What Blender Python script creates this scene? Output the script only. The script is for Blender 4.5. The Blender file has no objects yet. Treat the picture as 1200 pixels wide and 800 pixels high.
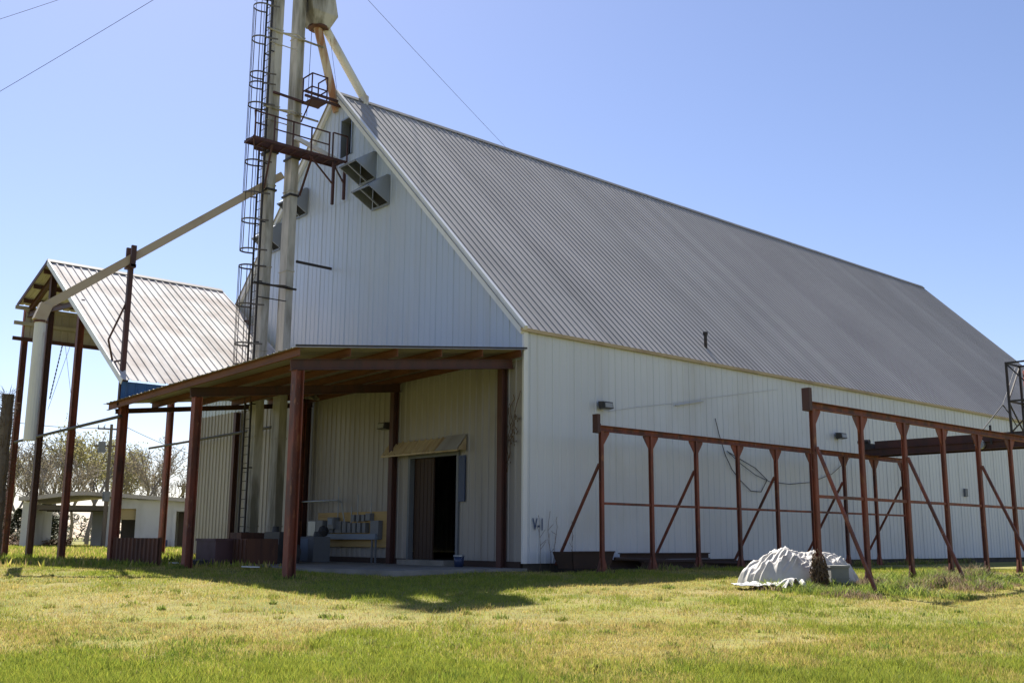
import bpy, math, random
import numpy as np
from mathutils import Vector, Matrix, noise as mn
random.seed(7); rng = np.random.default_rng(7)
R = math.radians
scn = bpy.context.scene
col = scn.collection

# ------------------------------------------------------------------ camera
CAM = np.array([22.24, -20.14, 0.81]); FPX = 1220.1
th, ro, az = R(10.789), R(.3926), R(48.51)
_f = np.array([0, math.cos(th), math.sin(th)]); _r = np.array([1., 0, 0]); _u = np.cross(_r, _f)
_rr = math.cos(ro)*_r + math.sin(ro)*_u; _uu = -math.sin(ro)*_r + math.cos(ro)*_u
_M = np.array([[math.cos(az), -math.sin(az), 0], [math.sin(az), math.cos(az), 0], [0, 0, 1]])
CR, CU, CF = _M@_rr, _M@_uu, _M@_f
cd = bpy.data.cameras.new('camera'); cam = bpy.data.objects.new('camera', cd); col.objects.link(cam)
cd.sensor_width = 36; cd.lens = 36*FPX/1200; cd.clip_end = 6000; cd.clip_start = .1
cam.matrix_world = Matrix(((CR[0], CU[0], -CF[0], CAM[0]), (CR[1], CU[1], -CF[1], CAM[1]), (CR[2], CU[2], -CF[2], CAM[2]), (0, 0, 0, 1)))
scn.camera = cam

def ray(x, y): return (x-600)/FPX*CR - (y-400)/FPX*CU + CF
def onp(x, y, ax, c):                     # where the line of sight of a photo pixel meets the plane axis = c
    d = ray(x, y); return CAM + d*((c-CAM[ax])/d[ax])
def far(x, y, dist):                      # point at a ground distance along a line of sight
    d = ray(x, y); return CAM + d*(dist/math.hypot(d[0], d[1]))

# ------------------------------------------------------------------ light
SX, SY = .79, .25                          # shadow offset per metre of height: +X, -Y
sun_dir = Vector((SX, -SY, -1)).normalized()
sd = bpy.data.lights.new('sun', 'SUN'); sun = bpy.data.objects.new('sun', sd); col.objects.link(sun)
sd.energy = 5.0; sd.angle = R(.53); sd.color = (1, .95, .87)
sun.rotation_euler = sun_dir.to_track_quat('-Z', 'Y').to_euler()
w = bpy.data.worlds.new('World'); scn.world = w; w.use_nodes = True
nt = w.node_tree; bg = nt.nodes['Background']
sky = nt.nodes.new('ShaderNodeTexSky'); sky.sky_type = 'NISHITA'; sky.sun_disc = False
sky.sun_elevation = math.asin(-sun_dir.z); sky.sun_rotation = math.atan2(-sun_dir.x, -sun_dir.y)
sky.air_density = 1.0; sky.dust_density = .4; sky.ozone_density = 3.0; sky.altitude = 100
tint = nt.nodes.new('ShaderNodeMix'); tint.data_type = 'RGBA'; tint.blend_type = 'MULTIPLY'; tint.inputs[0].default_value = 1; tint.inputs[7].default_value = (1.06, .965, 1.04, 1)
nt.links.new(sky.outputs[0], tint.inputs[6]); nt.links.new(tint.outputs[2], bg.inputs[0]); bg.inputs[1].default_value = .061
scn.view_settings.view_transform = 'Standard'; scn.view_settings.look = 'None'
scn.view_settings.exposure = 1.3; scn.view_settings.gamma = 1
scn.render.engine = 'CYCLES'
try:
    scn.cycles.max_bounces = 6; scn.cycles.transparent_max_bounces = 4
except Exception: pass

# ------------------------------------------------------------------ materials
def ramp(nt, fac, p0, p1):
    m = nt.nodes.new('ShaderNodeMapRange'); m.inputs[1].default_value = p0; m.inputs[2].default_value = p1
    m.clamp = True; nt.links.new(fac, m.inputs[0]); return m.outputs[0]
def mixc(nt, fac, a, b, mode='MIX'):
    m = nt.nodes.new('ShaderNodeMix'); m.data_type = 'RGBA'; m.blend_type = mode
    for s, v in ((0, fac), (6, a), (7, b)):
        if isinstance(v, (int, float)): m.inputs[s].default_value = v
        elif isinstance(v, tuple): m.inputs[s].default_value = (*v, 1)
        else: nt.links.new(v, m.inputs[s])
    return m.outputs[2]
def noisen(nt, co, scale, vec=(1, 1, 1), detail=4, rough=.6):
    mp = nt.nodes.new('ShaderNodeMapping'); mp.inputs['Scale'].default_value = vec; nt.links.new(co, mp.inputs[0])
    n = nt.nodes.new('ShaderNodeTexNoise'); n.inputs['Scale'].default_value = scale
    n.inputs['Detail'].default_value = detail; n.inputs['Roughness'].default_value = rough
    nt.links.new(mp.outputs[0], n.inputs['Vector']); return n.outputs[0]
def mat(name, base, layers=(), rough=.6, metal=0., bump=None, panel=None, spec=.4, translucent=0.):
    """layers: (colour, noise scale, vector scale, lo, hi, strength) stains; panel: (axis, width, amount) tint per sheet"""
    m = bpy.data.materials.new(name); m.use_nodes = True; nt = m.node_tree; b = nt.nodes['Principled BSDF']
    tc = nt.nodes.new('ShaderNodeTexCoord'); co = tc.outputs['Object']
    c = base
    for (lc, sc, vec, lo, hi, st) in layers:
        f = ramp(nt, noisen(nt, co, sc, vec), lo, hi)
        mm = nt.nodes.new('ShaderNodeMath'); mm.operation = 'MULTIPLY'; nt.links.new(f, mm.inputs[0]); mm.inputs[1].default_value = st
        c = mixc(nt, mm.outputs[0], c, lc)
    if panel:
        ax, wd, am = panel
        sp = nt.nodes.new('ShaderNodeSeparateXYZ'); nt.links.new(co, sp.inputs[0])
        d = nt.nodes.new('ShaderNodeMath'); d.operation = 'DIVIDE'; nt.links.new(sp.outputs[ax], d.inputs[0]); d.inputs[1].default_value = wd
        fl = nt.nodes.new('ShaderNodeMath'); fl.operation = 'FLOOR'; nt.links.new(d.outputs[0], fl.inputs[0])
        wn = nt.nodes.new('ShaderNodeTexWhiteNoise'); wn.noise_dimensions = '1D'; nt.links.new(fl.outputs[0], wn.inputs['W'])
        f = ramp(nt, wn.outputs[0], 0, 1)
        mm = nt.nodes.new('ShaderNodeMath'); mm.operation = 'MULTIPLY_ADD'; nt.links.new(f, mm.inputs[0]); mm.inputs[1].default_value = am; mm.inputs[2].default_value = 1-am
        cc = nt.nodes.new('ShaderNodeCombineColor')
        for i in range(3): nt.links.new(mm.outputs[0], cc.inputs[i])
        c = mixc(nt, 1., c, cc.outputs[0], 'MULTIPLY')
    if isinstance(c, tuple): b.inputs['Base Color'].default_value = (*c, 1)
    else: nt.links.new(c, b.inputs['Base Color'])
    b.inputs['Roughness'].default_value = rough; b.inputs['Metallic'].default_value = metal
    b.inputs['Specular IOR Level'].default_value = spec
    if bump:
        n = noisen(nt, co, bump[0], bump[2] if len(bump) > 2 else (1, 1, 1)); bp = nt.nodes.new('ShaderNodeBump')
        bp.inputs['Strength'].default_value = bump[1]; bp.inputs['Distance'].default_value = .02
        nt.links.new(n, bp.inputs['Height']); nt.links.new(bp.outputs[0], b.inputs['Normal'])
    if translucent:
        t = nt.nodes.new('ShaderNodeBsdfTranslucent'); ms = nt.nodes.new('ShaderNodeMixShader'); ms.inputs[0].default_value = translucent
        if isinstance(c, tuple): t.inputs[0].default_value = (*c, 1)
        else: nt.links.new(c, t.inputs[0])
        nt.links.new(b.outputs[0], ms.inputs[1]); nt.links.new(t.outputs[0], ms.inputs[2])
        nt.links.new(ms.outputs[0], nt.nodes['Material Output'].inputs[0])
    return m
STREAK = (1, 1, .06)
M = {}
M['gable_white'] = mat('sky_tinted_white_sheet', (.43, .495, .60), [((.36, .34, .29), 1.6, (1, 1, .05), .55, .8, .4), ((.50, .49, .46), .16, (1, 1, .6), .45, .7, .5)], rough=.3, panel=(0, 1.83, .10), spec=.6, bump=(.9, .35, (1, 1, .5)))  # white paint, base tinted blue to stand for the sky's reflection
M['gable_low'] = mat('dingy_shade_darkened_sheet', (.335, .312, .29), [((.19, .165, .135), 1.3, (1, 1, .06), .5, .78, .5), ((.26, .22, .16), .5, (1, 1, 1), .55, .75, .4)], rough=.5, panel=(0, .915, .10), bump=(.9, .3, (1, 1, .5)))  # dingy cream sheets, base darkened further to carry the shade under the canopy
M['side_white'] = mat('white_painted_side_sheet', (.565, .585, .61), [((.42, .40, .34), 1.5, (1, 1, .05), .55, .8, .35), ((.40, .37, .31), .3, (1, 1, 1), .52, .75, .3), ((.30, .20, .12), 3.2, (1, 1, .035), .68, .82, .5)], rough=.4, panel=(1, 1.83, .07), spec=.5, bump=(.9, .35, (1, 1, .5)))
M['trim_white'] = mat('white_trim', (.68, .68, .67), [((.4, .38, .33), 2, (1, 1, .3), .55, .8, .4)], rough=.4)
M['roof'] = mat('weathered_galvanised_roof', (.37, .35, .335), [((.28, .265, .255), .22, (1, 1, 1), .42, .7, .6), ((.30, .265, .235), 1.4, (.10, 2.6, .10), .6, .8, .5), ((.20, .14, .10), 2.6, (.15, 3, .15), .68, .82, .7)], rough=.65, metal=0, spec=.22, panel=(1, .915, .15))
M['ridge'] = mat('dull_ridge_metal', (.17, .165, .165), [((.26, .25, .24), 2, (1, .4, 1), .5, .75, .6)], rough=.7, spec=.15)
M['shed_roof'] = mat('pale_stained_shed_roof', (.62, .60, .575), [((.36, .30, .26), .55, (1, 1, 1), .42, .70, .8), ((.34, .28, .24), 2.5, (.15, 2.5, .15), .55, .75, .6)], rough=.8, spec=.08, panel=(1, .915, .12))
M['shed_tan'] = mat('tan_sheet', (.42, .38, .31), [((.25, .2, .15), 1.2, STREAK, .5, .75, .5)], rough=.6, panel=(1, .915, .1))
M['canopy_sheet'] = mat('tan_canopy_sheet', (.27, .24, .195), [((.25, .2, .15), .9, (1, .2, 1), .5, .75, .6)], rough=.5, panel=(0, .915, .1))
M['red_iron'] = mat('red_oxide_steel', (.185, .048, .026), [((.065, .028, .022), 2.5, (1, 1, .3), .42, .62, .85), ((.26, .11, .05), 7, (1, 1, .4), .58, .68, .7), ((.30, .20, .16), 13, (1, 1, .5), .66, .72, .6)], rough=.62, bump=(25, .15))
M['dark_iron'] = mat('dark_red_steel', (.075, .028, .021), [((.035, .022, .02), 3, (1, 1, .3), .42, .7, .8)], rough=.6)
M['purlin'] = mat('rusty_orange_purlin', (.165, .066, .036), [((.09, .04, .025), 2.5, (.4, 1, 1), .45, .7, .8)], rough=.7)
M['black_iron'] = mat('black_steel', (.028, .024, .022), [((.07, .035, .022), 5, (1, 1, 1), .55, .75, .6)], rough=.6)
M['cage'] = mat('weathered_cage_steel', (.13, .115, .10), [((.05, .035, .028), .35, (1, 1, 1), .45, .6, .9)], rough=.6)
M['casing'] = mat('dirty_cream_casing', (.47, .45, .41), [((.12, .105, .065), 1.4, (1, 1, .16), .44, .60, .9), ((.26, .235, .185), 5, (1, 1, .2), .5, .72, .5)], rough=.6, bump=(6, .1))
M['spout'] = mat('tan_spout', (.40, .325, .235), [((.24, .15, .08), 1.6, (1, .3, .3), .5, .72, .8), ((.3, .12, .05), 5, (1, 1, 1), .66, .78, .6)], rough=.6)
M['rust_spout'] = mat('rust_streaked_spout', (.55, .46, .35), [((.30, .12, .04), 2.2, (1, 1, .12), .45, .6, .9)], rough=.6)
M['pipe_white'] = mat('white_pipe', (.62, .61, .58), [((.35, .2, .11), 2, (1, 1, .4), .6, .72, .8), ((.4, .38, .33), 1.3, (1, 1, .2), .5, .7, .5)], rough=.5)
M['galv'] = mat('galvanised_hood', (.27, .295, .33), [((.22, .22, .22), 3, (1, 1, .3), .5, .75, .6)], rough=.4, metal=.5)
M['dark'] = mat('dark_opening', (.02, .02, .02), rough=.8)
M['interior'] = mat('interior_board', (.10, .085, .07), rough=.8)
M['foundation'] = mat('foundation_concrete', (.07, .06, .05), [((.03, .025, .02), 3, (1, 1, 1), .4, .7, .7)], rough=.9, bump=(12, .4))
M['concrete'] = mat('concrete_slab', (.25, .235, .21), [((.13, .12, .10), 1.2, (1, 1, 1), .42, .7, .8)], rough=.85, bump=(15, .3))
M['blue'] = mat('blue_sheet', (.018, .095, .26), [((.03, .06, .12), 2, STREAK, .5, .75, .6)], rough=.5)
M['navy'] = mat('navy_panel', (.03, .05, .11), rough=.5)
M['awning'] = mat('tan_awning_sheet', (.43, .33, .19), [((.2, .12, .06), 3, (1, .2, .2), .5, .7, .7)], rough=.55)
M['door'] = mat('brown_door', (.055, .032, .022), [((.05, .03, .02), 2, (3, 1, .2), .45, .7, .7)], rough=.7)
M['ply'] = mat('plywood', (.42, .29, .12), [((.25, .15, .06), 2, (.4, 1, 3), .5, .75, .7)], rough=.75)
M['greybox'] = mat('grey_enamel', (.135, .145, .16), [((.12, .12, .12), 4, (1, 1, 1), .5, .75, .5)], rough=.5)
M['bluebox'] = mat('pale_blue_enamel', (.16, .20, .26), rough=.5)
M['machine'] = mat('black_machine', (.025, .026, .03), [((.06, .045, .035), 4, (1, 1, 1), .5, .75, .6)], rough=.55)
M['maroon'] = mat('maroon_steel', (.105, .052, .055), [((.06, .03, .025), 1.5, (1, 1, 1), .45, .7, .7)], rough=.6)
M['rust'] = mat('rusty_sheet', (.115, .048, .028), [((.05, .026, .02), 2, (2, 2, .2), .42, .65, .8), ((.2, .08, .04), 4, (1, 1, .3), .58, .75, .6)], rough=.75)
M['darkrust'] = mat('dark_rusted_scrap', (.048, .03, .024), [((.10, .05, .03), 3, (1, 1, 1), .55, .75, .6)], rough=.85)
M['lamp'] = mat('bronze_lamp', (.05, .045, .04), rough=.5)
M['lens'] = mat('lamp_lens', (.30, .30, .29), rough=.15)
M['wire'] = mat('wire', (.03, .03, .032), rough=.6)
M['palewire'] = mat('pale_cable', (.45, .45, .44), rough=.5)
M['paint_blue'] = mat('blue_lettering', (.02, .05, .13), rough=.6)
M['bucket'] = mat('dark_blue_bucket', (.02, .035, .09), rough=.4)
M['tarp'] = mat('white_tarp', (.54, .515, .47), [((.28, .25, .20), 1.9, (1, 1, 1), .5, .72, .6)], rough=.55, translucent=.12)
M['paletarp'] = mat('grey_scrap', (.42, .42, .41), [((.25, .23, .2), 3, (1, 1, 1), .5, .75, .6)], rough=.6)
M['totegrey'] = mat('grey_tote', (.20, .20, .185), [((.2, .19, .15), 2.5, (1, 1, .5), .5, .75, .6)], rough=.7)
M['bark'] = mat('grey_brown_bark', (.23, .20, .17), [((.08, .065, .05), 3, (1, 1, .4), .45, .7, .6)], rough=.9)
M['pole_wood'] = mat('weathered_pole_wood', (.13, .105, .085), [((.07, .055, .045), 4, (1, 1, .1), .45, .7, .7)], rough=.85)
M['vine'] = mat('dry_vine', (.13, .085, .05), [((.06, .04, .025), 6, (1, 1, 1), .4, .7, .7)], rough=.9)
M['leaf_yellow'] = mat('young_yellow_green_leaf', (.30, .27, .11), [((.20, .20, .075), .6, (1, 1, 1), .4, .7, .8), ((.25, .2, .11), 1.3, (1, 1, 1), .55, .7, .7)], rough=.7, translucent=.35)
M['leaf_tan'] = mat('tan_bud', (.29, .24, .17), [((.21, .19, .10), .7, (1, 1, 1), .45, .7, .8)], rough=.8, translucent=.25)
M['leaf_dark'] = mat('dark_evergreen_leaf', (.12, .135, .07), [((.17, .16, .08), .8, (1, 1, 1), .5, .7, .8)], rough=.7, translucent=.15)
M['far_white'] = mat('whitewashed_block', (.46, .46, .46), [((.3, .29, .27), .5, (1, 1, .4), .48, .72, .7)], rough=.8)
M['far_roof'] = mat('dull_tin_roof', (.36, .33, .31), [((.25, .19, .15), .3, (1, 1, 1), .45, .7, .6)], rough=.6)
M['beige'] = mat('beige_board', (.36, .28, .14), rough=.7)

# ------------------------------------------------------------------ mesh builder
def vec(p): return np.array(p, float)
class MB:
    def __init__(s): s.v = []; s.f = []; s.smooth = False
    def add(s, vs, fs):
        o = len(s.v); s.v += [tuple(map(float, p)) for p in vs]; s.f += [tuple(i+o for i in f) for f in fs]; return s
    def box(s, a, b):
        x0, y0, z0 = np.minimum(a, b); x1, y1, z1 = np.maximum(a, b)
        return s.add([(x0,y0,z0),(x1,y0,z0),(x1,y1,z0),(x0,y1,z0),(x0,y0,z1),(x1,y0,z1),(x1,y1,z1),(x0,y1,z1)],
                     [(0,3,2,1),(4,5,6,7),(0,1,5,4),(1,2,6,5),(2,3,7,6),(3,0,4,7)])
    def prism(s, p, q, prof, up=(0, 0, 1)):
        """sweep a 2-D profile (side, up) from p to q"""
        p, q = vec(p), vec(q); d = q-p; d /= np.linalg.norm(d); u = vec(up)
        if abs(d@u) > .99: u = vec((0, 1, 0)) if abs(d[1]) < .9 else vec((1, 0, 0))
        sd_ = np.cross(d, u); sd_ /= np.linalg.norm(sd_); u = np.cross(sd_, d); n = len(prof)
        vs = [p+a*sd_+b*u for a, b in prof]+[q+a*sd_+b*u for a, b in prof]
        fs = [tuple(range(n))[::-1], tuple(range(n, 2*n))]+[(i, (i+1) % n, n+(i+1) % n, n+i) for i in range(n)]
        return s.add(vs, fs)
    def bar(s, p, q, w_, h, up=(0, 0, 1)): return s.prism(p, q, [(-w_/2,-h/2),(w_/2,-h/2),(w_/2,h/2),(-w_/2,h/2)], up)
    def ibeam(s, p, q, w_, h, t=.02, up=(0, 0, 1)):
        a, b = w_/2, h/2; k = t/2*1.2
        return s.prism(p, q, [(-a,-b),(a,-b),(a,-b+t),(k,-b+t),(k,b-t),(a,b-t),(a,b),(-a,b),(-a,b-t),(-k,b-t),(-k,-b+t),(-a,-b+t)], up)
    def tube(s, p, q, r0, r1=None, n=8):
        r1 = r0 if r1 is None else r1
        p, q = vec(p), vec(q); d = q-p; d /= max(np.linalg.norm(d), 1e-9)
        u = vec((0, 0, 1)) if abs(d[2]) < .9 else vec((1, 0, 0)); a = np.cross(d, u); a /= np.linalg.norm(a); b = np.cross(a, d)
        an = [2*math.pi*i/n for i in range(n)]
        vs = [p+r0*(math.cos(t)*a+math.sin(t)*b) for t in an]+[q+r1*(math.cos(t)*a+math.sin(t)*b) for t in an]
        fs = [tuple(range(n)), tuple(range(2*n-1, n-1, -1))]+[(i, n+i, n+(i+1) % n, (i+1) % n) for i in range(n)]
        return s.add(vs, fs)
    def path(s, pts, r, n=6):
        for a, b in zip(pts[:-1], pts[1:]): s.tube(a, b, r, r, n)
        return s
    def poly(s, pts, off):                # flat outline given a thickness
        off = vec(off); n = len(pts); vs = [vec(p) for p in pts]; vs = vs+[p+off for p in vs]
        return s.add(vs, [tuple(range(n))[::-1], tuple(range(n, 2*n))]+[(i, (i+1) % n, n+(i+1) % n, n+i) for i in range(n)])
    def ball(s, c, r, n=8, sq=(1, 1, 1)):
        c = vec(c); vs = [c+vec((0, 0, -r*sq[2]))]; m = n//2
        for j in range(1, m):
            ph = -math.pi/2+math.pi*j/m
            for i in range(n): vs.append(c+r*vec((math.cos(ph)*math.cos(2*math.pi*i/n)*sq[0], math.cos(ph)*math.sin(2*math.pi*i/n)*sq[1], math.sin(ph)*sq[2])))
        vs.append(c+vec((0, 0, r*sq[2]))); fs = [(0, 1+(i+1) % n, 1+i) for i in range(n)]
        for j in range(m-2):
            for i in range(n): a = 1+j*n; fs.append((a+i, a+(i+1) % n, a+n+(i+1) % n, a+n+i))
        a = 1+(m-2)*n; fs += [(a+i, a+(i+1) % n, len(vs)-1) for i in range(n)]
        return s.add(vs, fs)
    def build(s, name, m, parent=None, smooth=False):
        o0 = vec((0, 0, 0)); p = parent
        while p is not None: o0 = o0+vec(p.location); p = p.parent
        me = bpy.data.meshes.new(name); vv = np.array(s.v)-o0
        me.from_pydata([tuple(p) for p in vv], [], s.f); me.materials.append(m)
        if smooth: me.polygons.foreach_set('use_smooth', [True]*len(me.polygons))
        me.update(); o = bpy.data.objects.new(name, me); col.objects.link(o)
        if parent: o.parent = parent
        return o
def tag(o, label=None, cat=None, group=None, kind=None):
    if label: o['label'] = label
    if cat: o['category'] = cat
    if group: o['group'] = group
    if kind: o['kind'] = kind
    return o
def thing(name, label, cat, loc=(0, 0, 0), group=None):
    o = bpy.data.objects.new(name, None); o.location = loc; o.empty_display_size = .2; col.objects.link(o)
    return tag(o, label, cat, group)
def copy_tree(o, parent=None):
    c = o.copy(); col.objects.link(c); c.parent = parent
    for ch in list(o.children): copy_tree(ch, c)
    return c
RIB = [(0, 0), (.222, 0), (.240, .034), (.285, .034)]       # profile of one 305 mm rib pitch
def ribs(s0, s1, extra=(), pitch=.305):
    pts = set([s0, s1, *extra]); k = math.floor(s0/pitch)-1
    while k*pitch < s1:
        for a, _ in RIB:
            v = k*pitch+a*pitch/.305
            if s0 < v < s1: pts.add(v)
        k += 1
    return sorted(pts)
def ribh(s_, pitch=.305, h=.034):
    k = math.floor(s_/pitch+1e-6); t = (s_/pitch-k)*.305
    if h == .034: h = .015 if k % 3 else .026
    return h*float(np.interp(t, [0, .222, .240, .285, .305], [0, 0, 1, 1, 0]))
def sheet(mb, ss, bot, top, pos, h=.034, nt_=1):
    """ribbed sheet: pos(s, t, height) -> point; bot(s) and top(s) give the t range"""
    n = nt_+1; vs = []
    for s_ in ss:
        b, t = bot(s_), top(s_)
        for j in range(n): vs.append(pos(s_, b+(t-b)*j/nt_, ribh(s_, h=h)))
    fs = [(i*n+j, (i+1)*n+j, (i+1)*n+j+1, i*n+j+1) for i in range(len(ss)-1) for j in range(nt_)]
    mb.add(vs, fs)

# ------------------------------------------------------------------ ground
def vnoise(x, y, seed=0):
    x = np.asarray(x, float); y = np.asarray(y, float); xi = np.floor(x).astype(np.int64); yi = np.floor(y).astype(np.int64); xf = x-xi; yf = y-yi
    def h(a, b):
        n = (a*374761393+b*668265263+seed*1442695041) & 0xffffffff; n = ((n ^ (n >> 13))*1274126177) & 0xffffffff
        return ((n ^ (n >> 16)) & 0xffff)/65535.
    u = xf*xf*(3-2*xf); v = yf*yf*(3-2*yf)
    return (h(xi, yi)*(1-u)+h(xi+1, yi)*u)*(1-v)+(h(xi, yi+1)*(1-u)+h(xi+1, yi+1)*u)*v
def fbm(x, y, seed=0, o=4):
    r_ = 0; a = .5; t = 0
    for i in range(o): r_ = r_+a*vnoise(x*2**i, y*2**i, seed+i); t += a; a *= .55
    return r_/t
FH = np.array([CF[0], CF[1]]); FH /= np.linalg.norm(FH)
def gz(x, y):
    x = np.asarray(x, float); y = np.asarray(y, float)
    q = (x-CAM[0])*FH[0]+(y-CAM[1])*FH[1]
    z = np.interp(q, [5, 12, 17, 20, 23, 25.5, 28, 30], [-.77, -.66, -.48, -.34, -.22, -.14, -.06, 0])
    z = z-.10*np.clip(1.7-np.abs(x), 0, 1)*np.clip((y+.6)/.8, 0, 1)
    z = z+.06*(fbm(x*.22, y*.22, 3)-.5)*np.clip((28-q)/6, 0, 1)+.05*np.clip((q-34)/10, 0, 1)
    return z-.02
def g1(x, y): return float(gz(np.array([x]), np.array([y]))[0])
def axis(c, lo, hi, fine, nf, far_):
    a = np.linspace(lo, hi, nf); g = fine*np.cumsum(1.22**np.arange(1, far_+1))
    return np.concatenate([lo-g[::-1], a, hi+g])
gx = axis(0, -40, 30, .5, 141, 34); gy = axis(0, -25, 30, .5, 111, 34)
GX, GY = np.meshgrid(gx, gy, indexing='ij'); GZ = gz(GX, GY); nx, ny = GX.shape
me = bpy.data.meshes.new('ground')
idx = np.arange(nx*ny).reshape(nx, ny)
me.from_pydata(np.stack([GX, GY, GZ], -1).reshape(-1, 3).tolist(), [], np.stack([idx[:-1, :-1], idx[1:, :-1], idx[1:, 1:], idx[:-1, 1:]], -1).reshape(-1, 4).tolist())
me.polygons.foreach_set('use_smooth', [True]*len(me.polygons))
M['ground'] = mat('field_soil_and_grass', (.19, .19, .045), [((.25, .205, .09), .35, (1, 1, 1), .42, .66, .85), ((.07, .10, .022), .8, (1, 1, 1), .5, .7, .7), ((.16, .125, .08), 5, (1, 1, 1), .5, .72, .6)], rough=.95, bump=(9, .8), spec=.1)
me.materials.append(M['ground'])
go = bpy.data.objects.new('ground', me); col.objects.link(go); tag(go, 'mown field of patchy green and straw coloured grass', 'ground', kind='structure')

# ------------------------------------------------------------------ warehouse
W_, H_, RZ, L_ = 21.8, 6.95, 17.85, 46.2; XM = -W_/2
wh = thing('warehouse', 'huge white metal warehouse with steep grey ribbed roof', 'warehouse')
ztop = lambda x: RZ-(RZ-H_)*abs(x-XM)/(W_/2)
ZB = .16; SEAM = 13.27
D0, D1, DZ = -5.42, -3.0, 3.38                  # doorway
LO = (-10.40, -9.70, 15.08, 16.55)               # loft opening
LOWZ = 6.0; mlow = MB(); mb = MB(); ss = ribs(-W_, 0, (XM, D0, D1))
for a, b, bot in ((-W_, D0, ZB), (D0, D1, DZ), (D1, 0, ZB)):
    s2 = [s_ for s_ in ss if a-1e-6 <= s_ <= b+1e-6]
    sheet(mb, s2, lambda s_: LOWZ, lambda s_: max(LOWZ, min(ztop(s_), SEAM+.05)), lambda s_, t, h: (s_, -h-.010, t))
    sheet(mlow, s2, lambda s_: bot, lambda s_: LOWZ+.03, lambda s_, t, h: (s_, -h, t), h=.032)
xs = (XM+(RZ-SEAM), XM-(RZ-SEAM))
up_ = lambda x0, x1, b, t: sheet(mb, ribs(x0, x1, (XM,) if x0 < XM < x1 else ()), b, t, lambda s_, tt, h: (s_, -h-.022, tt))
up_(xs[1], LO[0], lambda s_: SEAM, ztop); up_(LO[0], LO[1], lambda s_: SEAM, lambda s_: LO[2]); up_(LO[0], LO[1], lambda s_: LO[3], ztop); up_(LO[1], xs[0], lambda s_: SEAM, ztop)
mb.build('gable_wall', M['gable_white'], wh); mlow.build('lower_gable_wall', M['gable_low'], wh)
mb = MB(); sheet(mb, ribs(0, L_), lambda s_: ZB, lambda s_: H_+.03, lambda s_, t, h: (h, s_, t)); mb.build('side_wall', M['side_white'], wh)
mb = MB(); sheet(mb, ribs(0, L_), lambda s_: ZB, lambda s_: H_+.03, lambda s_, t, h: (-W_-h, s_, t)); mb.build('side_wall', M['side_white'], wh)
mb = MB(); sheet(mb, ribs(-W_, 0, (XM,)), lambda s_: ZB, ztop, lambda s_, t, h: (s_, L_+h, t)); mb.build('rear_wall', M['gable_white'], wh)
# roof: two ribbed slopes
mb = MB(); sl = math.hypot(W_/2, RZ-H_); OV = .18; c45, s45 = (W_/2)/sl, (RZ-H_)/sl
for sg in (1, -1):
    sheet(mb, ribs(-.22, L_+.2), lambda s_: 0, lambda s_: sl+OV, lambda s_, t, h: (XM+sg*(t*c45+h*s45), s_, RZ+.06-t*s45+h*c45), h=.026, nt_=6)
roof = mb.build('roof', M['roof'], wh)
mb = MB(); y = -.26
while y < L_:
    y1 = min(y+3.05, L_+.22)
    for sg in (1, -1): mb.poly([(XM, y, RZ+.135+.004*(int(y) % 2)), (XM+sg*.17, y, RZ-.04), (XM+sg*.17, y, RZ-.07), (XM, y, RZ+.10)], (0, y1-y+.04, 0))
    y = y1
    if y >= L_+.2: break
mb.build('ridge_cap', M['ridge'], roof)
# trims
mb = MB()
for sg in (1, -1):
    a = vec((XM, -.10, RZ+.02)); b = vec((XM+sg*(W_/2+.12), -.10, H_-.1)); mb.bar(a, b, .13, .30, up=(0, 0, 1))
mb.build('rake_trim', M['trim_white'], wh)
mb = MB().box((-.02, -.056, ZB), (.058, .10, H_-.05)); mb.build('corner_trim', M['trim_white'], wh)
mb = MB(); mb.bar((.10, -.2, H_-.085), (.10, L_+.2, H_-.085), .06, .10); mb.build('eave_flashing', M['awning'], wh)
mb = MB().box((-W_+.02, .05, -.4), (-.05, L_-.05, ZB+.02)); mb.build('foundation', M['foundation'], wh)
# doorway
mb = MB().box((D0-.10, -.07, .05), (D0, .12, DZ+.10)).box((D1, -.07, .05), (D1+.10, .12, DZ+.10)).box((D0, -.07, DZ), (D1, .12, DZ+.10)); mb.build('door_frame', M['greybox'], wh)
mb = MB(); mb.box((D0, .14, .2), (D0+1.0, .20, DZ))
for k in range(5): mb.box((D0+.06+.2*k, .125, .2), (D0+.10+.2*k, .145, DZ))
mb.build('door', M['door'], wh)
mb = MB().box((D0, -.5, .0), (D1, .3, .19)); mb.build('door_sill', M['concrete'], wh)
mb = MB().box((D1+.12, -.075, 1.95), (D1+.42, -.04, 3.35)); mb.build('notice_panel', M['navy'], wh)
for xa_, xb_ in ((-10.5, -5.55), (-2.85, -.05)): MB().box((xa_, -.10, .0), (xb_, -.045, .21)).build('base_angle', M['darkrust'], wh)
# interior bits seen through the door
mb = MB().box((D0-3, 5, .2), (D1+1.2, 5.2, 5)); mb.build('inner_partition', M['interior'], wh)
# loft opening lining
mb = MB(); x0, x1, z0, z1 = LO; mb.box((x0-.05, -.09, z0), (x0, .3, z1)).box((x1, -.09, z0), (x1+.05, .3, z1)).box((x0-.05, -.09, z1), (x1+.05, .3, z1+.05))
mb.build('loft_door_frame', M['galv'], wh)
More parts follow.
